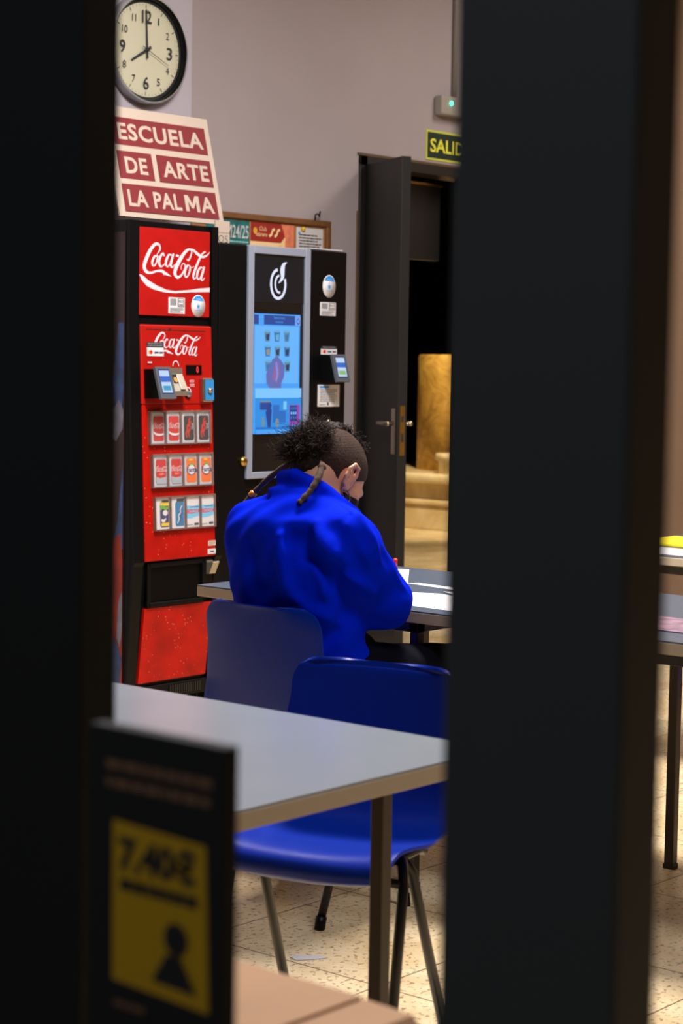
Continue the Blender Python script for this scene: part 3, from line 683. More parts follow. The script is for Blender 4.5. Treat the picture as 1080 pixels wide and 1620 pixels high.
# delivery bay
y1 = yf(.5)
q = MB(); q.box(5.185, 5.488, y1-.012, y1+.004, .566, .585, M_BLACK, .003); q.box(5.185, 5.488, y1-.012, y1+.004, .412, .43, M_BLACK, .003); q.box(5.178, 5.196, y1-.012, y1+.004, .412, .585, M_BLACK, .003); q.box(5.478, 5.488, y1-.012, y1+.004, .412, .585, M_BLACK, .003)
q.build('bay_frame', t)
q = MB(); q.box(5.196, 5.478, y1-.001, y1+.012, .43, .566, mat('bay_flap', (4, 4, 5), .4, spec=.1), .002); q.build('delivery_flap', t)
q = MB(); q.box(5.488, 5.54, y1-.008, y1+.004, .43, .585, M_BLACK2); s = Sheet(q, (5.488, y1-.008, .43), X, Z, (0, -1, 0)); s.text('DEVOLUCION', .006, .042, .045, .049, M_WHITE); s.text('DE', .02, .033, .031, .039, M_WHITE); s.text('MONEDAS', .009, .022, .041, .029, M_WHITE); q.build('coin_return_label', t)
q = MB(); q.prism([(y1-.008, .575), (y1-.008, .52), (y1-.024, .522), (y1-.045, .568), (y1-.042, .572), (y1-.012, .566)], 'x', 5.502, 5.536, msl); q.build('coin_return_cup', t)
# bottom panel and vent
q = MB(); ya, yb = yf(.408), yf(.116)
vs = [(x, y+o_, z) for o_ in (-.009, .004) for x, y, z in ((5.172, ya, .408), (5.542, ya, .408), (5.530, yb, .116), (5.162, yb, .116))]
q.add(vs, [[0, 1, 2, 3], [7, 6, 5, 4], [0, 4, 5, 1], [1, 5, 6, 2], [2, 6, 7, 3], [3, 7, 4, 0]], M_DROPS); q.build('kick_panel', t)
q = MB(); q.box(5.12, 5.56, CY0-.004, CY0+.01, .045, .10, M_BLACK, .003)
for i in range(14): q.box(5.33+i*.0125, 5.336+i*.0125, CY0-.009, CY0-.002, .055, .092, M_FRAME)
q.build('vent_grille', t)

# ------------------------------------------------------------------ the coffee machine
t = empty('coffee_machine', (5.97, 5.7, 0), 'black hot drinks machine with a tall glowing blue touch screen in a silver frame', 'vending machine')
ax0, ax1 = 5.580, 6.362; YC = CY0
q = MB(); q.box(ax0, ax1, YC+.004, YC+.56, .05, 1.828, M_BLACK, .006)
for xx in (ax0+.06, ax1-.06):
    for yy in (YC+.07, YC+.5): q.lathe([(.025, 0), (.025, .055)], (xx, yy, 0), (0, 0, 1), M_BLACK, 16)
q.build('cabinet', t)
q = MB(); q.box(ax0+.003, 5.745, YC-.008, YC+.004, .07, 1.824, M_BLACK, .004); q.box(6.122, ax1-.003, YC-.008, YC+.004, .07, 1.826, M_BLACK2, .004); q.build('front_door', t)
q = MB()
for a_ in ((5.748, 5.779, .885, 1.826), (6.09, 6.121, .885, 1.826), (5.779, 6.09, 1.794, 1.826), (5.779, 6.09, .885, .912)): q.box(a_[0], a_[1], YC-.016, YC+.004, a_[2], a_[3], M_SILV, .003)
q.build('silver_frame', t)
q = MB(); q.box(5.779, 6.09, YC-.004, YC+.004, .912, 1.794, mat('glass_panel', (10, 11, 13), .08, coat=.5)); q.box(5.779, 6.09, YC-.006, YC-.003, 1.60, 1.79, mat('upper_glass', (20, 22, 27), .1))
mglow = mat('logo_glow', (228, 232, 255), .5, emit=1.)
s = Sheet(q, (5.932, YC-.006, 1.688), X, Z, (0, -1, 0))
s.stroke([(-.002+.043*math.cos(R(a)), -.012+.058*math.sin(R(a)), .012) for a in list(range(95, 95+300, 12))], mglow)
s.stroke([(.004+.024*math.cos(R(a)), -.012+.034*math.sin(R(a)), .009) for a in list(range(90, 300, 15))], mglow)
s.stroke([(.0, -.008, .003), (.022, .015, .018), (.022, .045, .026), (.03, .068, .016), (.049, .078, .002)], mglow)
q.build('glass_front', t)
# touch screen
q = MB(); q.box(5.784, 6.068, YC-.008, YC-.004, 1.065, 1.556, M_BLACK2)
def em(n_, rgb, e=1.): return mat(n_, rgb, .4, emit=e)
s = Sheet(q, (5.786, YC-.008, 1.067), (.28, 0, 0), (0, 0, .487), (0, -1, 0), step=.0003)
s.rect(0, 0, 1, 1, em('screen_sky', (66, 158, 246))); s.rect(.02, .42, .97, .9, em('screen_light', (96, 178, 250)))
s.rect(0, .91, .10, .99, em('screen_header', (20, 66, 150))); s.rect(.21, .91, .88, .99, em('screen_header', (20, 66, 150))); s.text('Seleccione', .42, .958, .66, .98, em('screen_text', (70, 150, 235))); s.text('bebida', .46, .925, .62, .945, em('screen_text', (70, 150, 235)))
s.rect(.90, .91, 1, .99, em('screen_logo', (120, 160, 240))); s.stroke([(.95+.03*math.cos(R(a)), .945+.022*math.sin(R(a)), .010) for a in range(60, 400, 30)], em('screen_header', (20, 66, 150)))
mc1, mc2, mc3 = em('cup_blue', (44, 112, 176)), em('cup_dark', (26, 52, 92)), em('cup_pale', (96, 170, 210))
for i in range(9):
    r_, c_ = divmod(i, 3); a = .28+c_*.205; b_ = .855-r_*.125
    s.poly([(a-.065, b_), (a+.065, b_), (a+.045, b_-.085), (a-.045, b_-.085)], mc1 if (i % 2) else em('cup_grey', (84, 134, 164)))
    s.poly([(a-.035, b_-.03), (a+.045, b_-.02), (a+.035, b_-.075), (a-.02, b_-.075)], (mc2, mc3, mc1, em('cup_tan', (150, 140, 120)), mc2, mc2, mc1, mc2, mc2)[i])
    s.ell(a, b_, .065, .010, mc3)
s.poly([(.24, .42), (.23, .50), (.3, .56), (.36, .62), (.46, .65), (.56, .61), (.63, .57), (.62, .48), (.56, .42), (.56, .36), (.36, .36)], em('hand_mauve', (92, 104, 178)))
s.poly([(.36, .46), (.42, .58), (.5, .60), (.52, .50), (.46, .42)], em('hand_rose', (140, 96, 160))); s.stroke([(.44, .60, .03), (.47, .5, .04), (.44, .44, .02)], em('hand_light', (120, 140, 220)))
s.rect(0, .30, 1, .38, em('screen_band', (120, 196, 252))); s.rect(0, .0, 1, .295, em('screen_deep', (28, 140, 226)))
s.rect(.38, .09, .52, .24, em('city_blue', (22, 104, 192))); s.rect(.52, .09, .66, .19, em('city_blue', (22, 104, 192))); s.rect(.1, .20, .33, .27, em('screen_header', (20, 66, 150))); s.rect(.1, .262, .33, .275, em('city_ochre', (110, 140, 150)))
s.poly([(.27, .05), (.33, .05), (.35, .2), (.29, .24), (.22, .18)], em('city_navy', (16, 56, 140))); s.ell(.31, .235, .035, .02, em('city_navy', (16, 56, 140))); s.rect(.6, .2, .67, .27, em('screen_band', (120, 196, 252)))
s.rect(.73, .07, .96, .24, em('city_purple', (150, 60, 176))); s.rect(.74, .1, .90, .235, em('city_navy', (16, 56, 140)))
for i in range(3):
    for j in range(3): s.rect(.755+.045*j, .12+.04*i, .785+.045*j, .14+.04*i, em('screen_band', (120, 196, 252)) if i == 1 else mc1)
s.rect(0, .04, 1, .055, em('city_blue', (22, 104, 192))); s.rect(0, .0, 1, .035, em('screen_sky', (66, 158, 246)))
s.ell(.15, .10, .03, .045, em('city_ochre', (110, 140, 150))); s.ell(.45, .09, .04, .04, em('city_ochre', (110, 140, 150)))
q.build('touch_screen', t)
yy = YC-.008
sticker_oval(6.246, 1.679, .041, .047, yy, t); sticker_iso(6.19, 1.556, .1, .056, yy, t)
q = MB(); q.box(6.199, 6.301, yy-.001, yy, 1.393, 1.418, M_WHITE); s = Sheet(q, (6.199, yy-.001, 1.393), X, Z, (0, -1, 0)); s.ell(.018, .0125, .007, .007, mat('card_orange', (235, 120, 20), .5)); s.ell(.024, .0125, .007, .007, M_RED); s.lines(.042, .006, .065, .018, 1, M_NAVY, rag=0); s.lines(.074, .006, .095, .019, 1, M_NAVY, rag=0); s.rect(0, .026, .1, .036, M_DARKINK); s.lines(.01, .027, .09, .035, 1, M_GREYINK, rag=0); q.build('card_sticker', t)
reader(t, 6.205, 1.282, .078, .105, lambda x, z, o_: Vector((x, yy-o_, z)), .08, None, True)
q = MB(); q.box(6.182, 6.322, yy-.001, yy, 1.174, 1.266, M_WHITE); s = Sheet(q, (6.182, yy-.001, 1.174), X, Z, (0, -1, 0)); s.rect(.012, .078, .07, .087, M_BLUEINK); s.lines(.015, .02, .125, .075, 8, M_GREYINK, rag=.2); s.rect(.06, .006, .07, .018, M_DARKINK); s.lines(.01, .006, .05, .012, 1, M_GREYINK, rag=0); q.build('instruction_sticker', t)
q = MB(); q.lathe([(.012, 0), (.012, .004), (.006, .008), (0, .008)], (6.254, yy, 1.11), (0, -1, 0), M_STEEL, 16); q.build('keyhole', t)
q = MB(); q.lathe([(.02, 0), (.02, .01), (.012, .018), (0, .018)], (5.728, yy, .958), (0, -1, 0), M_BRASS, 24); q.build('lock', t)
q = MB(); q.box(ax0+.02, ax1-.02, YC-.006, YC+.006, .055, .3, M_BLACK2, .004); q.build('kick_panel', t)

# ------------------------------------------------------------------ furniture
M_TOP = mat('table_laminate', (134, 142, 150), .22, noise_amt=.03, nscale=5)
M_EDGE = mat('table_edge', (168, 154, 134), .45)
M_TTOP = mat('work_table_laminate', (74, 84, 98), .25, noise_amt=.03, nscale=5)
M_LEGB = mat('table_leg_paint', (34, 30, 27), .42)
M_LEGT = mat('table_leg_brown', (58, 48, 40), .45)
def cafe_table(x0, x1, y0, y1, label, mtop, ix=.055, iy=.22, group=None):
    t = empty('cafe_table', ((x0+x1)/2, (y0+y1)/2, 0), label, 'table', group)
    q = MB(); q.box(x0, x1, y0, y1, .708, .7365, M_EDGE, .003); q.box(x0+.001, x1-.001, y0+.001, y1-.001, .7365, .74, mtop, .001); q.build('tabletop', t)
    q = MB(); xa, xb, ya, yb = x0+ix, x1-ix, y0+iy, y1-iy
    for a in ((xa, xb, ya, ya+.03), (xa, xb, yb-.03, yb), (xa, xa+.03, ya, yb), (xb-.03, xb, ya, yb)): q.box(a[0], a[1], a[2], a[3], .672, .7079, M_LEGB, .002)
    q.build('table_frame', t)
    for lx in (xa, xb-.027):
        for ly in (ya, yb-.027):
            l = MB().box(lx, lx+.027, ly, ly+.027, .012, .672, M_LEGT, .003).build('leg', t)
            MB().box(lx-.002, lx+.029, ly-.002, ly+.029, 0, .014, M_LEGB, .002).build('foot_cap', l)
    return t
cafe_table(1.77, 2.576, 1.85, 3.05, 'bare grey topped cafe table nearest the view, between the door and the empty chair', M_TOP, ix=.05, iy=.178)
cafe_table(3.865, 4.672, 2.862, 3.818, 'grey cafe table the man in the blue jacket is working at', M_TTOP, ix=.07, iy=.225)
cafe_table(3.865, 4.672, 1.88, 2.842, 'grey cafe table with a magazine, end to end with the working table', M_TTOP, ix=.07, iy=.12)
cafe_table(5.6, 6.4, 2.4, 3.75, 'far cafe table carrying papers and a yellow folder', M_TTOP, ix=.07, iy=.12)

M_BCH = mat('blue_polypropylene', (3, 40, 150), .30, noise_amt=.04, nscale=30, bump=.12, bscale=900, spec=.2)
M_TUBE = mat('black_tube', (14, 12, 12), .35, .2)
def chair_shell(wid, top=.765):
    prof = [(.205, .388), (.232, .400), (.242, .416), (.235, .432), (.20, .441), (.12, .438), (.03, .428), (-.06, .424), (-.13, .430), (-.175, .448), (-.205, .485), (-.222, .54), (-.236, .61), (-.248, .68), (-.256, .73), (-.262, top-.012), (-.266, top)]
    P = [Vector((a*.82, 0, c)) for a, c in prof]
    # resample
    pts = []
    for i in range(len(P)-1):
        p0, p1, p2, p3 = P[max(i-1, 0)], P[i], P[i+1], P[min(i+2, len(P)-1)]
        for k in range(5):
            t = k/5; pts.append(.5*((2*p1)+(p2-p0)*t+(2*p0-5*p1+4*p2-p3)*t*t+(3*p1-p0-3*p2+p3)*t**3))
    pts.append(P[-1]); n = len(pts)
    L_ = [0]
    for i in range(1, n): L_.append(L_[-1]+(pts[i]-pts[i-1]).length)
    T = L_[-1]; rc = .055; m = 28; vs = []; fs = []
    # denser rows at both ends for the rounded corners
    for i in range(n):
        d = min(L_[i]*1.0, T-L_[i]); hw = wid/2*(1-.15*max(0, min(1, (pts[i].z-.47)/.2)))
        base = hw-.018*math.exp(-((L_[i]-T*.48)/.07)**2)
        if d < rc: base -= rc-math.sqrt(max(rc*rc-(rc-d)**2, 0))
        for j in range(m+1):
            v = -1+2*j/m; s_ = v*base; up = pts[i].z
            tb = max(0, min(1, (pts[i].z-.45)/.12))          # 0 on the seat, 1 on the back
            dish = .022*abs(v)**2.4
            x = pts[i].x+tb*.026*abs(v)**2.2
            z = pts[i].z+(1-tb)*(dish-.006-.020*max(0, (pts[i].x-.15)/.09)*abs(v)**2)
            vs.append((x, s_, z))
    for i in range(n-1):
        for j in range(m): fs.append([i*(m+1)+j, i*(m+1)+j+1, (i+1)*(m+1)+j+1, (i+1)*(m+1)+j])
    q = MB(); q.add(vs, fs, M_BCH, True); return q
def shell_chair(loc, rz, label, wid=.42, top=.765):
    t = empty('plastic_chair', loc, label, 'chair', None, rz)
    o = chair_shell(wid, top).build('seat_shell', t, local=True)
    md = o.modifiers.new('thick', 'SOLIDIFY'); md.thickness = .007; md.offset = 0
    md = o.modifiers.new('bev', 'BEVEL'); md.width = .003; md.segments = 3; md.limit_method = 'ANGLE'
    fr = MB()
    for sy in (-1, 1):
        y = sy*.155
        fr.tube([(.10, y, .400), (.08, y, .408), (-.08, y, .408), (-.10, y, .400)], .0105, M_TUBE)
    fr.tube([(.08, -.155, .408), (.08, .155, .408)], .0095, M_TUBE); fr.tube([(-.08, -.155, .408), (-.08, .155, .408)], .0095, M_TUBE); fr.tube([(.062, -.186, .372), (.062, .186, .372)], .009, M_TUBE)
    for sy in (-1, 1): fr.tube([(.08, sy*.12, .408), (.08, sy*.12, .424)], .012, M_TUBE, 10); fr.tube([(-.08, sy*.12, .408), (-.08, sy*.12, .420)], .012, M_TUBE, 10)
    fr.build('seat_frame', t, local=True)
    for sx in (1, -1):
        for sy in (1, -1):
            if sx > 0: pts = [(-.01, .150, .405), (.025, .168, .405), (.050, .182, .394), (.064, .190, .362), (.142, .200, .012)]
            else: pts = [(.01, .150, .403), (-.005, .162, .396), (-.018, .170, .375), (-.030, .172, .34), (-.165, .180, .012)]
            pts = [(a, sy*b_, c) for a, b_, c in pts]
            lo = MB().tube(pts, .0105, M_TUBE).build('leg', t, local=True)
            e = Vector(pts[-1]); MB().tube([e+(Vector(pts[-2])-e).normalized()*.02, (e.x, e.y, 0)], .0135, M_BLACK).build('foot_cap', lo, local=True)
    return t
shell_chair((3.658, 3.205, 0), 0, 'blue plastic shell chair with the man in the blue jacket sitting on it', .445, .775)
shell_chair((2.893, 2.478, 0), R(193), 'empty blue plastic shell chair drawn up to the nearest table', .45, .75)
shell_chair((5.0, 2.30, 0), R(180), 'blue plastic chair standing behind the table with the magazine', .42)

# papers on the working table
def flat_sheet(name, pts, z, label, cat, mt=M_WHITE, th=.0006, group=None, curl=0):
    q = MB(); c = sum((Vector(p) for p in pts), Vector((0, 0)))/len(pts)
    q.prism(pts, 'z', z, z+th, mt); o = lone(q, name, (c.x, c.y, z)); tag(o, label, cat, group); return o
flat_sheet('paper_sheet', [(4.292, 3.406), (4.624, 3.665), (4.56, 3.79), (4.20, 3.54)], .7402, 'white paper sheet lying beyond the elbow of the man', 'paper')
flat_sheet('drawing_sheet', [(3.935, 3.10), (3.92, 2.88), (4.12, 2.875), (4.15, 3.02), (4.20, 3.22), (4.16, 3.30), (4.0, 3.34)], .7402, 'large white drawing sheet at the near edge of the working table', 'paper')
flat_sheet('paper_cutting', [(4.21, 2.98), (4.33, 3.12), (4.24, 3.24), (4.18, 3.14)], .7410, 'kinked white paper cutting lying beside the drawing sheet', 'paper')
flat_sheet('paper_strip', [(4.31, 2.88), (4.36, 2.89), (4.33, 3.20), (4.36, 3.42), (4.33, 3.44), (4.29, 3.22)], .7402, 'long thin white paper strip across the middle of the working table', 'paper')
flat_sheet('torn_paper', [(4.38, 2.88), (4.50, 2.90), (4.47, 3.12), (4.52, 3.22), (4.44, 3.36), (4.39, 3.2)], .7402, 'torn white paper piece farthest back on the working table', 'paper')
flat_sheet('dark_card', [(4.205, 2.90), (4.30, 2.87), (4.30, 2.98), (4.25, 3.0)], .7404, 'dark card offcut lying between the white paper pieces', 'card', M_DARKINK)
flat_sheet('floor_paper', [(3.27, 2.90), (3.33, 2.86), (3.335, 2.885), (3.30, 2.925), (3.28, 2.93)], .0006, 'small torn scrap of white paper on the floor behind the near chair', 'paper scrap', th=.0015)
q = MB(); q.box(4.0, 4.22, 2.28, 2.56, .7402, .743, mat('magazine_cover', (130, 100, 116), .4, noise_amt=.6, nscale=18)); o = lone(q, 'magazine', (4.11, 2.42, .7402)); tag(o, 'mauve covered magazine lying open on the neighbouring table', 'magazine')
q = MB(); q.box(5.9, 6.2, 3.42, 3.68, .7402, .75, mat('yellow_card', (225, 205, 20), .5), .002); o = lone(q, 'yellow_folder', (6.05, 3.55, .7402)); tag(o, 'bright yellow folder lying on the far table', 'folder')
flat_sheet('paper_sheet', [(5.64, 3.30), (5.84, 3.28), (5.87, 3.66), (5.66, 3.7)], .7402, 'white paper sheet lying on the far table before the yellow folder', 'paper')

# ------------------------------------------------------------------ close to the view: price placard and carton
M_YEL = mat('placard_yellow', (196, 150, 10), .6); M_PRN = mat('placard_print', (120, 84, 60), .7)
t = empty('price_placard', (.9, .925, 0), 'black framed price placard with a yellow panel standing at the doorway', 'placard')
q = MB(); q.box(.9, .915, .863, .992, .55, 1.119, M_FG, .002)
s = Sheet(q, (.9, .992, 0), (0, -1, 0), Z, (-1, 0, 0))
s.lines(.018, 1.075, .12, 1.10, 2, M_PRN, rag=.1, fill=.5)
s.poly([(.026, .945), (.118, .941), (.114, 1.052), (.026, 1.056)], M_YEL)
s.text('7.40€', .032, 1.022, .106, 1.047, M_DARKINK, .05); s.lines(.034, 1.008, .108, 1.018, 1, M_DARKINK, rag=.05, fill=.8)
s.ell(.088, .985, .011, .011, M_DARKINK); s.poly([(.066, .953), (.108, .951), (.092, .974), (.08, .974)], M_DARKINK)
s.lines(.03, .925, .06, .935, 1, M_PRN, rag=0)
q.build('placard_board', t)
q = MB(); q.bar((.9075, .93, .01), (.9075, .93, .56), .03, .012, M_FG, (0, 1, 0)); q.build('pole', t)
q = MB(); q.box(.80, 1.01, .83, 1.03, 0, .014, M_FG, .004); q.build('base_plate', t)
M_CART = mat('cardboard', (196, 150, 108), .8, noise_amt=.06, nscale=8)
t = empty('cardboard_box', (1.3, 1.4, 0), 'tall plain tan cardboard box standing just inside the doorway', 'box')
q = MB(); q.box(1.12, 1.45, 1.197, 1.62, 0, .742, M_CART, .002); q.build('box_body', t)
q = MB(); q.box(1.121, 1.284, 1.199, 1.618, .7425, .746, M_CART); q.box(1.288, 1.449, 1.199, 1.618, .7425, .746, M_CART); fl = q.build('top_flap', t)
q = MB(); vs = [(x, y, z) for x in (1.12, 1.45) for y, z in ((1.195, .744), (1.135, .742), (1.10, .70), (1.10, .694), (1.138, .738), (1.195, .739))]
q.add(vs, [[0, 1, 2, 3, 4, 5], [11, 10, 9, 8, 7, 6]]+[[i, i+6, (i+1) % 6+6, (i+1) % 6] for i in range(6)], M_CART); q.build('side_flap', t)

# ------------------------------------------------------------------ the seated man
def surface_nets(f, lo, hi, h, margin=.03):
    """polygonise the zero surface of f over a box; only blocks near the surface are evaluated"""
    lo = np.array(lo, float); n = (np.ceil((np.array(hi)-lo)/h/8).astype(int))*8
    nb = n//8; cgrid = np.stack(np.meshgrid(*[lo[i]+(np.arange(nb[i])*8+3.5)*h for i in range(3)], indexing='ij'), -1).reshape(-1, 3)
    cv = f(cgrid).reshape(nb); V = np.repeat(np.repeat(np.repeat(cv, 8, 0), 8, 1), 8, 2).astype(np.float32)
    act = np.argwhere(np.abs(cv) < 8*h*.9+margin)
    off = np.stack(np.meshgrid(*[np.arange(8)]*3, indexing='ij'), -1).reshape(-1, 3)
    for k in range(0, len(act), 400):
        idx = (act[k:k+400, None, :]*8+off[None]).reshape(-1, 3)
        V[idx[:, 0], idx[:, 1], idx[:, 2]] = f(lo+idx*h)
    ins = V < 0; m = n-1
    C = [ins[i:m[0]+i, j:m[1]+j, k:m[2]+k] for i in (0, 1) for j in (0, 1) for k in (0, 1)]
    s = sum(c.astype(np.int8) for c in C); cells = np.argwhere((s > 0) & (s < 8)); ids = -np.ones(m, int); ids[tuple(cells.T)] = np.arange(len(cells))
    acc = np.zeros((len(cells), 3)); cnt = np.zeros(len(cells))
    cor = [(i, j, k) for i in (0, 1) for j in (0, 1) for k in (0, 1)]
    for a in cor:
        for ax in range(3):
            if a[ax]: continue
            b_ = list(a); b_[ax] = 1
            ia = cells+np.array(a); ib = cells+np.array(b_); va = V[tuple(ia.T)]; vb = V[tuple(ib.T)]
            c = (va < 0) != (vb < 0); t = np.where(c, va/(va-vb+1e-12), 0)
            p = np.array(a, float)[None]+t[:, None]*(np.array(b_)-np.array(a))[None]
            acc += p*c[:, None]; cnt += c
    P = lo+(cells+acc/cnt[:, None])*h
    F = []
    for ax in range(3):
        o1, o2 = [(1, 2), (2, 0), (0, 1)][ax]
        sl = [slice(1, m[i]) for i in range(3)]; sl[ax] = slice(0, m[ax])
        sl2 = list(sl); sl2[ax] = slice(1, m[ax]+1)
        a = ins[tuple(sl)]; b_ = ins[tuple(sl2)]; e = np.argwhere(a != b_); base = e.copy()
        for i in range(3):
            if i != ax: base[:, i] += 1
        flip = a[tuple(e.T)]
        d1 = np.zeros(3, int); d1[o1] = 1; d2 = np.zeros(3, int); d2[o2] = 1
        q = np.stack([ids[tuple((base-d1-d2).T)], ids[tuple((base-d2).T)], ids[tuple(base.T)], ids[tuple((base-d1).T)]], 1)
        q[~flip] = q[~flip][:, ::-1]; q = q[(q >= 0).all(1)]; F.append(q)
    return P, np.concatenate(F)

def nv(*a): return np.array(a, float)
def s_cap(a, b, ra, rb=None):
    a = nv(*a); b = nv(*b); rb = ra if rb is None else rb; d = b-a; L2 = d @ d+1e-12
    return lambda p: (lambda t: np.linalg.norm(p-a-t[:, None]*d, axis=1)-(ra+(rb-ra)*t))(np.clip(((p-a) @ d)/L2, 0, 1))
def s_ell(c, r, M=None):
    c = nv(*c); r = nv(*r)
    def f(p):
        q = p-c
        if M is not None: q = q @ M.T
        k0 = np.linalg.norm(q/r, axis=1); k1 = np.linalg.norm(q/(r*r), axis=1)
        return k0*(k0-1)/(k1+1e-9)
    return f
def smin(a, b, k): hh = np.clip(.5+.5*(b-a)/k, 0, 1); return b*(1-hh)+a*hh-k*hh*(1-hh)
def smax(a, b, k): return -smin(-a, -b, k)
def union(items):
    def f(p):
        d = items[0][0](p)
        for g_, k in items[1:]: d = smin(d, g_(p), k)
        return d
    return f
def seg_d(p, pts):
    """distance to a polyline"""
    best = np.full(len(p), 9.)
    for a, b_ in zip(pts[:-1], pts[1:]):
        a = nv(*a); b_ = nv(*b_); d = b_-a; t = np.clip(((p-a) @ d)/(d @ d+1e-12), 0, 1)
        best = np.minimum(best, np.linalg.norm(p-a-t[:, None]*d, axis=1))
    return best
def net_mesh(name, f, lo, hi, h, mt, parent, margin=.03, relax=1):
    P, F = surface_nets(f, lo, hi, h, margin)
    q = MB(); q.v = [tuple(x) for x in P]; q.f = F.tolist(); q.m(mt); q.mi = [0]*len(F); q.sm = [True]*len(F)
    o = q.build(name, parent, fix=False)
    if relax: md = o.modifiers.new('relax', 'SMOOTH'); md.factor = .5; md.iterations = relax
    return o

YM = 3.21
HC = nv(3.725, YM, 1.082); PIT = R(46)
hf = nv(math.cos(PIT), 0, -math.sin(PIT)); hu = nv(math.sin(PIT), 0, math.cos(PIT)); hr = nv(0, -1, 0)
yaw = R(8); hf = nv(hf[0]*math.cos(yaw), -hf[0]*math.sin(yaw), hf[2]); hr = np.cross(hf, hu); hr /= np.linalg.norm(hr); hu = np.cross(hr, hf)
HM = np.array([hf, hr, hu])
def HP(a, b_, c): return HC+hf*a+hr*b_+hu*c
PEL, WAI, CHE, UPP, C7 = nv(3.63, YM, .55), nv(3.595, YM, .72), nv(3.60, YM, .87), nv(3.615, YM, .96), nv(3.645, YM, 1.02)
RS, LS = nv(3.61, YM-.155, .922), nv(3.62, YM+.155, .93)
RE, LE = nv(3.755, YM-.155, .772), nv(3.71, YM+.235, .80)
RW, LW = nv(3.985, YM+.06, .785), nv(3.99, YM+.17, .785)

def hand_parts(wr, d, lat, grip):
    d = nv(*d); d /= np.linalg.norm(d); lat = nv(*lat); lat -= d*(lat @ d); lat /= np.linalg.norm(lat); dn = nv(0, 0, -1)
    it = []
    for i in range(4):
        kn = wr+d*(.088-.004*abs(i-1)-.004*(i == 3))+lat*(.031-.0205*i)+nv(0, 0, .004)
        it.append((s_cap(wr+lat*(.014-.009*i), kn, .0145, .0105), .008))
        L3 = ((.040, .024, .020), (.044, .027, .021), (.041, .025, .020), (.032, .020, .018))[i]; an = ((28, 62, 84), (34, 72, 98), (38, 78, 108), (42, 84, 112))[i] if grip else ((10, 28, 40),)*4
        an = an if grip else an[i]; p = kn
        for j in range(3):
            a = R(an[j]); dd = d*math.cos(a)+dn*math.sin(a)*.75+lat*.05*(1.5-i); dd /= np.linalg.norm(dd)
            q_ = p+dd*L3[j]; q_[2] = max(q_[2], .7495); it.append((s_cap(p, q_, .0095-.0008*j, .0088-.0009*j), .004)); p = q_
    b0 = wr+d*.024+lat*.026+nv(0, 0, -.004); b1 = b0+d*.036+lat*.022+nv(0, 0, -.006); b2 = b1+d*.030+lat*(-.006 if grip else .008)+nv(0, 0, -.006); b2[2] = max(b2[2], .750)
    it += [(s_cap(b0, b1, .014, .0115), .008), (s_cap(b1, b2, .011, .009), .004)]
    return it
body = [(s_ell(PEL, (.12, .17, .13)), 0), (s_cap(PEL, WAI, .12, .11), .05), (s_ell(CHE, (.11, .16, .17)), .06), (s_cap(RS, LS, .06), .05),
        (s_cap(C7-nv(.01, 0, .03), HP(-.035, 0, -.055), .062, .058), .03)]
for S_, E_, W_ in ((RS, RE, RW), (LS, LE, LW)): body += [(s_cap(S_, E_, .052, .042), .03), (s_cap(E_, W_, .041, .026), .02)]
RK, LK = nv(4.06, YM-.20, .570), nv(4.05, YM+.19, .565); RA, LA = nv(4.10, YM-.18, .10), nv(4.00, YM+.20, .10)
for hp, K_, A_ in ((PEL+nv(.02, -.10, .02), RK, RA), (PEL+nv(.02, .09, .02), LK, LA)):
    body += [(s_cap(hp, K_, .078, .055), .04), (s_cap(K_, A_, .052, .034), .02), (s_cap(A_+nv(0, 0, -.045), A_+nv(.13, 0, -.058), .034, .024), .02)]
body += hand_parts(RW, (.95, .30, -.04), (-.3, .9, 0), True)+hand_parts(LW, (.97, -.15, -.04), (-.3, -.9, 0), False)
head = [(s_ell(HP(-.012, 0, .018), (.100, .077, .092), HM), 0), (s_ell(HP(.035, 0, -.035), (.062, .062, .070), HM), .03), (s_cap(HP(.015, -.042, -.075), HP(.075, -.012, -.098), .024, .019), .025),
        (s_cap(HP(.015, .042, -.075), HP(.075, .012, -.098), .024, .019), .025), (s_cap(HP(.072, -.01, -.100), HP(.072, .01, -.100), .018), .02),
        (s_cap(HP(.088, 0, -.005), HP(.112, 0, -.046), .008, .012), .012), (s_ell(HP(.100, .012, -.048), (.012, .009, .008), HM), .006), (s_ell(HP(.100, -.012, -.048), (.012, .009, .008), HM), .006),
        (s_cap(HP(.082, -.034, .012), HP(.086, 0, .010), .010), .012), (s_cap(HP(.082, .034, .012), HP(.086, 0, .010), .010), .012),
        (s_cap(HP(.070, -.040, -.030), HP(.055, -.058, -.025), .014), .015), (s_cap(HP(.070, .040, -.030), HP(.055, .058, -.025), .014), .015),
        (s_cap(HP(.092, -.02, -.070), HP(.096, .02, -.070), .006), .006), (s_cap(HP(.090, -.017, -.080), HP(.093, .017, -.080), .007), .006)]
headf = union(head)
def ear(sd):
    c = lambda a, b_, z: HP(a, sd*b_, z)
    rim = [c(.012, .076, -.030), c(.008, .083, .000), c(-.004, .090, .014), c(-.020, .093, .012), c(-.027, .092, -.006), c(-.022, .088, -.026), c(-.010, .083, -.040), c(.004, .078, -.046), c(.012, .076, -.038)]
    its = [(s_cap(a, b_, .0052, .0052), .003) for a, b_ in zip(rim[:-1], rim[1:])]
    its += [(s_cap(c(-.004, .078, -.012), c(-.004, .080, -.030), .011, .008), .006), (s_cap(c(-.012, .085, .004), c(-.016, .086, -.018), .0042), .004), (s_cap(c(.004, .079, -.046), c(.002, .079, -.040), .0075), .005)]
    return its
ears = ear(1)+ear(-1)
eyes = [s_ell(HP(.080, sd*.032, -.012), (.014, .016, .010), HM) for sd in (1, -1)]
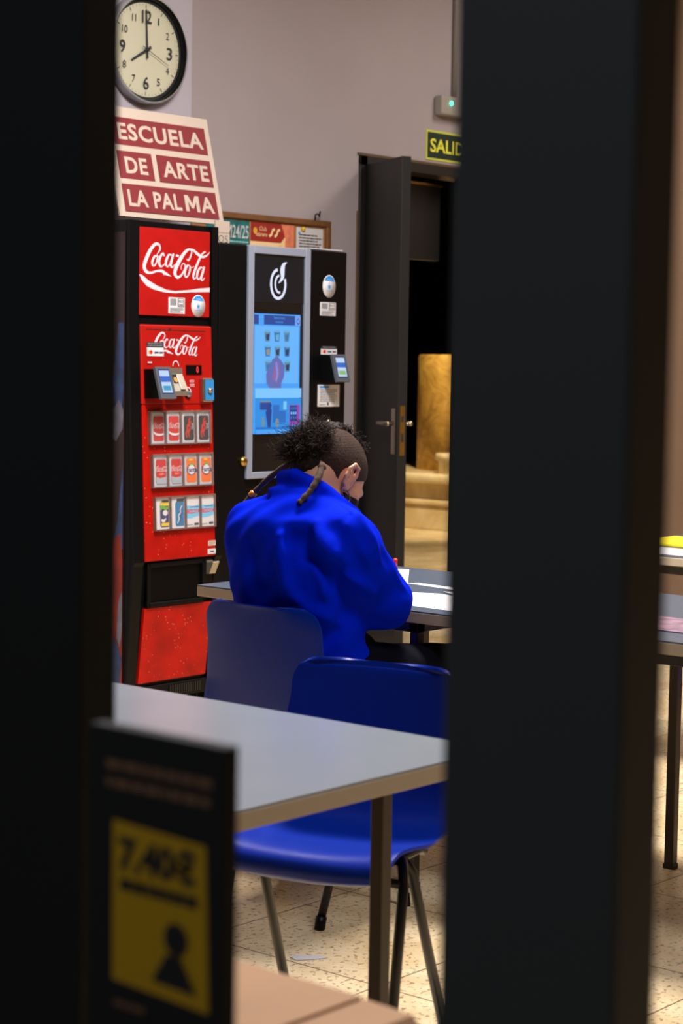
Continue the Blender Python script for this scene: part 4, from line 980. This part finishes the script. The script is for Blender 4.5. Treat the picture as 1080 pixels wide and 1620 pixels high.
def bodyf(p):
    d = body[0][0](p)
    for g_, k in body[1:]: d = smin(d, g_(p), k)
    hd = headf(p)
    for e_ in eyes: hd = smax(hd, -e_(p), .012)
    for e_ in eyes: hd = smin(hd, e_(p)+.006, .003)
    for g_, k in ears: hd = smin(hd, g_(p), k)
    return smin(d, hd, .028)
M_SKIN = mat('skin', (204, 146, 112), .5, noise_amt=.05, nscale=30, bump=.1, bscale=300)
M_SKIN.node_tree.nodes['Principled BSDF'].inputs['Subsurface Weight'].default_value = .15
M_SKIN.node_tree.nodes['Principled BSDF'].inputs['Subsurface Radius'].default_value = (.01, .004, .002)
man = empty('person', (3.66, YM, 0), 'person in a bright blue jacket seated with back turned, head bowed over papers', 'person')
net_mesh('body', bodyf, (3.42, 2.88, .0), (4.30, 3.56, 1.30), .0036, M_SKIN, man)

# jacket with folds
JF = [(s_ell(PEL+nv(.01, 0, .03), (.128, .190, .15)), 0), (s_ell(WAI+nv(.02, 0, .0), (.128, .180, .17)), .06), (s_ell(CHE+nv(.005, 0, 0), (.135, .20, .17)), .06), (s_cap(RS+nv(.0, .03, 0), LS+nv(0, -.03, 0), .080), .06),
      (s_cap(UPP+nv(-.01, 0, -.02), C7+nv(-.01, 0, -.0), .095, .068), .06)]
for S_, E_, W_ in ((RS, RE, RW), (LS, LE, LW)):
    JF += [(s_cap(S_, E_, .078, .066), .04), (s_cap(E_, W_-(W_-E_)*.12, .066, .047), .03)]
COLL = [(3.71, YM-.090, .985), (3.66, YM-.092, 1.012), (3.612, YM-.060, 1.055), (3.592, YM, 1.083), (3.605, YM+.05, 1.075), (3.66, YM+.08, 1.06), (3.71, YM+.085, 1.035)]
jbase = union(JF)
FOLDS = [([(3.478, 3.154, .946), (3.470, 3.15, .901), (3.472, 3.139, .848), (3.480, 3.122, .803), (3.505, 3.088, .768), (3.535, 3.054, .750)], .016, .016),
         ([(3.523, 3.079, .976), (3.506, 3.055, .938), (3.515, 3.033, .912), (3.525, 3.021, .906)], .014, .014), ([(3.50, 3.082, .891), (3.517, 3.060, .851), (3.528, 3.051, .810)], .012, .010),
         ([(3.536, 3.031, .861), (3.584, 3.001, .837), (3.637, 2.992, .806)], .015, .014), ([(3.60, 3.004, .999), (3.609, 2.970, .951), (3.635, 2.964, .891)], .016, .010),
         ([(3.495, 3.132, .938), (3.506, 3.101, .935), (3.505, 3.088, .904)], .022, -.024), ([(3.51, 3.068, .895), (3.537, 3.038, .861), (3.562, 3.025, .815), (3.584, 3.03, .767)], .022, -.030),
         ([(3.538, 3.031, .969), (3.545, 3.0, .935), (3.588, 2.987, .861)], .018, -.016), ([(3.536, 3.074, .685), (3.564, 3.045, .717)], .010, -.014),
         ([(3.480, 3.244, .885), (3.474, 3.222, .827)], .030, -.012), ([(3.56, 3.30, .97), (3.50, 3.26, .93)], .02, -.008), ([(3.58, 3.345, .90), (3.53, 3.33, .80), (3.52, 3.28, .72)], .02, .010), ([(3.50, 3.20, .72), (3.49, 3.15, .69), (3.51, 3.08, .66)], .014, .010),
         ([(3.675, 3.037, .735), (3.708, 3.017, .72)], .010, -.010), ([(3.70, 2.99, .86), (3.74, 2.985, .82), (3.77, 3.0, .79)], .010, .008), ([(3.66, 2.975, .90), (3.70, 2.97, .86)], .012, -.008),
         ([(3.599, 3.135, 1.058), (3.613, 3.087, 1.018), (3.587, 3.026, .998)], .0045, -.006), ([(3.587, 3.026, .998), (3.558, 3.021, .985), (3.535, 3.031, .965)], .0045, -.006),
         ([(3.575, 3.30, 1.055), (3.565, 3.25, 1.045), (3.57, 3.17, 1.045)], .010, .010), ([(3.56, 3.31, 1.03), (3.555, 3.25, 1.02), (3.565, 3.19, 1.025)], .008, -.010)]
FOLDS_OLD = []   # (polyline, width, height): raised when height > 0, creased when < 0
NECKHOLE = s_cap(nv(3.665, YM, 1.0), HP(-.03, 0, -.06)+nv(.01, 0, .05), .060, .075)
def jacketf(p):
    d = jbase(p)
    for pl, wd, ht in FOLDS:
        dd = seg_d(p, pl); d = d-ht*np.exp(-(dd/wd)**2)
    x, y, z = p[:, 0], p[:, 1], p[:, 2]
    d = d+.0035*np.sin(x*38+np.sin(y*31+z*22)*1.6)*np.sin(z*41+x*17)+.002*np.sin(y*60+z*45+np.sin(x*50))
    d = smin(d, seg_d(p, COLL)-.021, .012)
    d = smax(d, -NECKHOLE(p), .008)
    d = smax(d, .452-z, .006)
    return d
M_JAC = mat('blue_jacket_cloth', (0, 30, 200), .8, noise_amt=.05, nscale=40, bump=.12, bscale=700, spec=.02)
net_mesh('jacket', jacketf, (3.38, 2.84, .43), (4.08, 3.60, 1.14), .0055, M_JAC, man, margin=.05, relax=2)
M_TRO = mat('dark_navy_trousers', (7, 8, 17), .95, spec=.08, noise_amt=.15, nscale=60, bump=.2, bscale=400)
TF = [(s_ell(PEL+nv(0, 0, -.01), (.138, .185, .10)), 0)]
for hp, K_, A_ in ((PEL+nv(.03, -.11, .03), RK, RA), (PEL+nv(.02, .09, .02), LK, LA)): TF += [(s_cap(hp, K_, .092, .070), .04), (s_cap(K_, A_+nv(0, 0, .0), .068, .052), .02)]
tf = union(TF)
net_mesh('trousers', lambda p: smax(tf(p)+.003*np.sin(p[:, 0]*60+p[:, 1]*30)*np.sin(p[:, 2]*50+p[:, 0]*25), .075-p[:, 2], .005), (3.46, 2.90, .05), (4.2, 3.52, .68), .007, M_TRO, man, margin=.05, relax=2)
for A_ in (RA, LA):
    sf = union([(s_cap(A_+nv(-.02, 0, -.048), A_+nv(.15, 0, -.058), .044, .036), 0), (s_cap(A_+nv(-.02, 0, -.045), A_+nv(-.01, 0, 0), .042, .045), .02)])
    net_mesh('shoe', lambda p, sf=sf: smax(sf(p), .002-p[:, 2], .004), A_+nv(-.09, -.07, -.106), A_+nv(.22, .07, .06), .006, mat('black_shoe', (18, 18, 20), .5), man)

# hair
M_HAIR = mat('dark_brown_hair', (38, 27, 20), .7, noise_amt=.3, nscale=120, spec=.15)
M_BUZZ = mat('clipped_hair', (60, 42, 31), .8, noise_amt=.45, nscale=260, bump=.9, bscale=900, spec=.2)
M_LOCK = mat('matted_dreadlock', (74, 52, 34), .85, noise_amt=.4, nscale=160, bump=.8, bscale=600)
def loc_(p): q_ = p-HC; return q_ @ hf, q_ @ hr, q_ @ hu
def buzzf(p):
    a, b_, c = loc_(p)
    reg = (-.024+.94*a-c)/1.37
    ear_cut = .020-np.sqrt((a+.008)**2+((c+.014)*.9)**2)
    rough = .0012*np.sin(a*700+b_*300)*np.sin(c*650+b_*400)
    return smax(smax(headf(p)-.0042+rough, reg, .006), ear_cut-.0*b_, .006)
net_mesh('clipped_hair', buzzf, HC-.14, HC+.14, .003, M_BUZZ, man, margin=.02)
def beardf(p):
    a, b_, c = loc_(p)
    return smax(smax(headf(p)-.0038, (c+.044-.35*(a-.02))/1.1, .006), (.012-a), .006)
net_mesh('beard', beardf, HP(.05, 0, -.07)-.10, HP(.05, 0, -.07)+.10, .003, mat('beard_hair', (50, 36, 28), .8, noise_amt=.5, nscale=260, bump=.9, bscale=900, spec=.2), man, margin=.02)
# mass of curly hair gathered over the crown and at the back of the head
BUN = HP(-.102, 0, .006)
hb = [(s_ell(BUN, (.036, .048, .046), HM), 0), (s_ell(HP(-.085, 0, -.035), (.025, .045, .045), HM), .02), (s_cap(HP(-.06, 0, .085), HP(.035, 0, .102), .026, .014), .02), (s_cap(HP(-.09, 0, .06), HP(-.05, 0, .09), .03, .026), .02)]
hbf = union(hb)
def hairf(p):
    return hbf(p)+.004*np.sin(p[:, 0]*260+np.sin(p[:, 2]*210)*2)*np.sin(p[:, 1]*240)*np.sin(p[:, 2]*250)
hair = net_mesh('curly_hair', hairf, HC-.20, HC+.20, .004, M_HAIR, man, margin=.02)
def strands(n, seed, anchor, out, length, curl):
    rr = random.Random(seed); q = MB()
    for i in range(n):
        p, d = anchor(rr); p = Vector(p); d = Vector(d).normalized(); L = length*(.5+.9*rr.random())
        a = d.orthogonal().normalized(); b_ = d.cross(a); ph = rr.random()*6.28; fr = 5+rr.random()*6; am = curl*(.4+rr.random())
        dr = Vector((rr.uniform(-1, 1), rr.uniform(-1, 1), rr.uniform(-1, 1)))*.5
        pts = []; K = 9
        for k in range(K):
            t = k/(K-1); pts.append(p+(d+dr*t)*L*t+(a*math.cos(ph+fr*t)+b_*math.sin(ph+fr*t))*am*t)
        q.tube(pts, [.0011*(1-.6*k/(K-1)) for k in range(K)], M_HAIR, 3, False)
    return q
hfV, hrV, huV, HCV = Vector(hf), Vector(hr), Vector(hu), Vector(HC)
def anc_bun(rr):
    v = Vector((rr.gauss(0, 1), rr.gauss(0, 1), rr.gauss(0, 1))).normalized()
    c = Vector(BUN)+hfV*v.x*.034+hrV*v.y*.044+huV*v.z*.046
    return c, (hfV*(v.x-.5)+hrV*v.y+huV*(v.z+.2))
def anc_top(rr):
    t = rr.random(); a = -.08+.110*t; b_ = rr.gauss(0, .018); cz_ = .018+.092*math.sqrt(max(0, 1-((a+.012)/.1)**2))+.004
    return HCV+hfV*a+hrV*b_+huV*cz_, huV*1.0-hfV*(.9-1.0*t)+hrV*rr.uniform(-.5, .5)
strands(1500, 2, anc_bun, 1, .024, .009).build('loose_curl', hair)
strands(650, 5, anc_top, 1, .009, .005).build('crown_tuft', hair)
# short tail of wisps towards the first dreadlock
def anc_tail(rr):
    return Vector(BUN)+hfV*rr.uniform(-.03, .0)-hrV*rr.uniform(.0, .045)+huV*rr.uniform(-.05, .02), Vector((-.35, .75, .12+rr.uniform(-.5, .4)))
strands(260, 9, anc_tail, 1, .040, .010).build('loose_wisp', hair)
def dread(pts, r0, r1, seed):
    P = []; rr = random.Random(seed); V = [Vector(p) for p in pts]
    for i in range(len(V)-1):
        p0, p1, p2, p3 = V[max(i-1, 0)], V[i], V[i+1], V[min(i+2, len(V)-1)]
        for k in range(8):
            t = k/8; P.append(.5*((2*p1)+(p2-p0)*t+(2*p0-5*p1+4*p2-p3)*t*t+(3*p1-p0-3*p2+p3)*t**3))
    P.append(V[-1]); n = len(P); rs = [(r0+(r1-r0)*i/(n-1))*(1+.10*math.sin(i*1.7)+.12*rr.uniform(-1, 1)) for i in range(n)]; rs[-1] *= .5
    return MB().tube(P, rs, M_LOCK, 10), P
q, P1 = dread([(3.640, 3.200, 1.126), (3.638, 3.265, 1.112), (3.642, 3.335, 1.076), (3.632, 3.385, 1.032), (3.610, 3.415, .988)], .0085, .0060, 3)
dl = q.build('dreadlock', man)
kb = int(len(P1)*.78); dv = (P1[kb+1]-P1[kb-1]).normalized()
MB().lathe([(.006, -.009), (.0098, -.006), (.0098, .006), (.006, .009)], P1[kb], dv, mat('amber_bead', (226, 130, 30), .35), 16).build('bead', dl)
q, _ = dread([(3.618, 3.145, 1.110), (3.585, 3.132, 1.080), (3.560, 3.135, 1.050), (3.535, 3.148, 1.022)], .0095, .007, 8)
q.build('dreadlock', man)
# hoop earrings
for sd in (1, -1):
    c = HP(.004, sd*.082, -.064); q = MB(); pts = []
    ax1 = Vector(hf)*.95+Vector(hr)*sd*.3; ax1.normalize(); ax2 = Vector((0, 0, 1))
    cc = Vector(HP(.004, sd*.083, -.048))+Vector((0, 0, -.014))
    for k in range(25): a = 2*math.pi*k/24; pts.append(cc+ax1*.0135*math.cos(a)+ax2*.0145*math.sin(a))
    q.tube(pts, .0016, M_STEEL, 8, False); q.build('hoop_earring', man)
# red pen held in the hand
pn = Vector((4.095, 3.297, .772)); q = MB(); q.tube([pn+Vector((.012, .012, -.030)), pn+Vector((.008, .008, -.018)), pn+Vector((-.014, -.014, .050)), pn+Vector((-.018, -.018, .064))], [.0012, .0045, .0045, .004], M_WHITE, 12)
q.tube([pn+Vector((-.013, -.013, .046)), pn+Vector((-.0185, -.0185, .067))], .0056, M_RED, 12)
o = lone(q, 'pen', pn); tag(o, 'white pen with a red cap held by the seated man', 'pen')
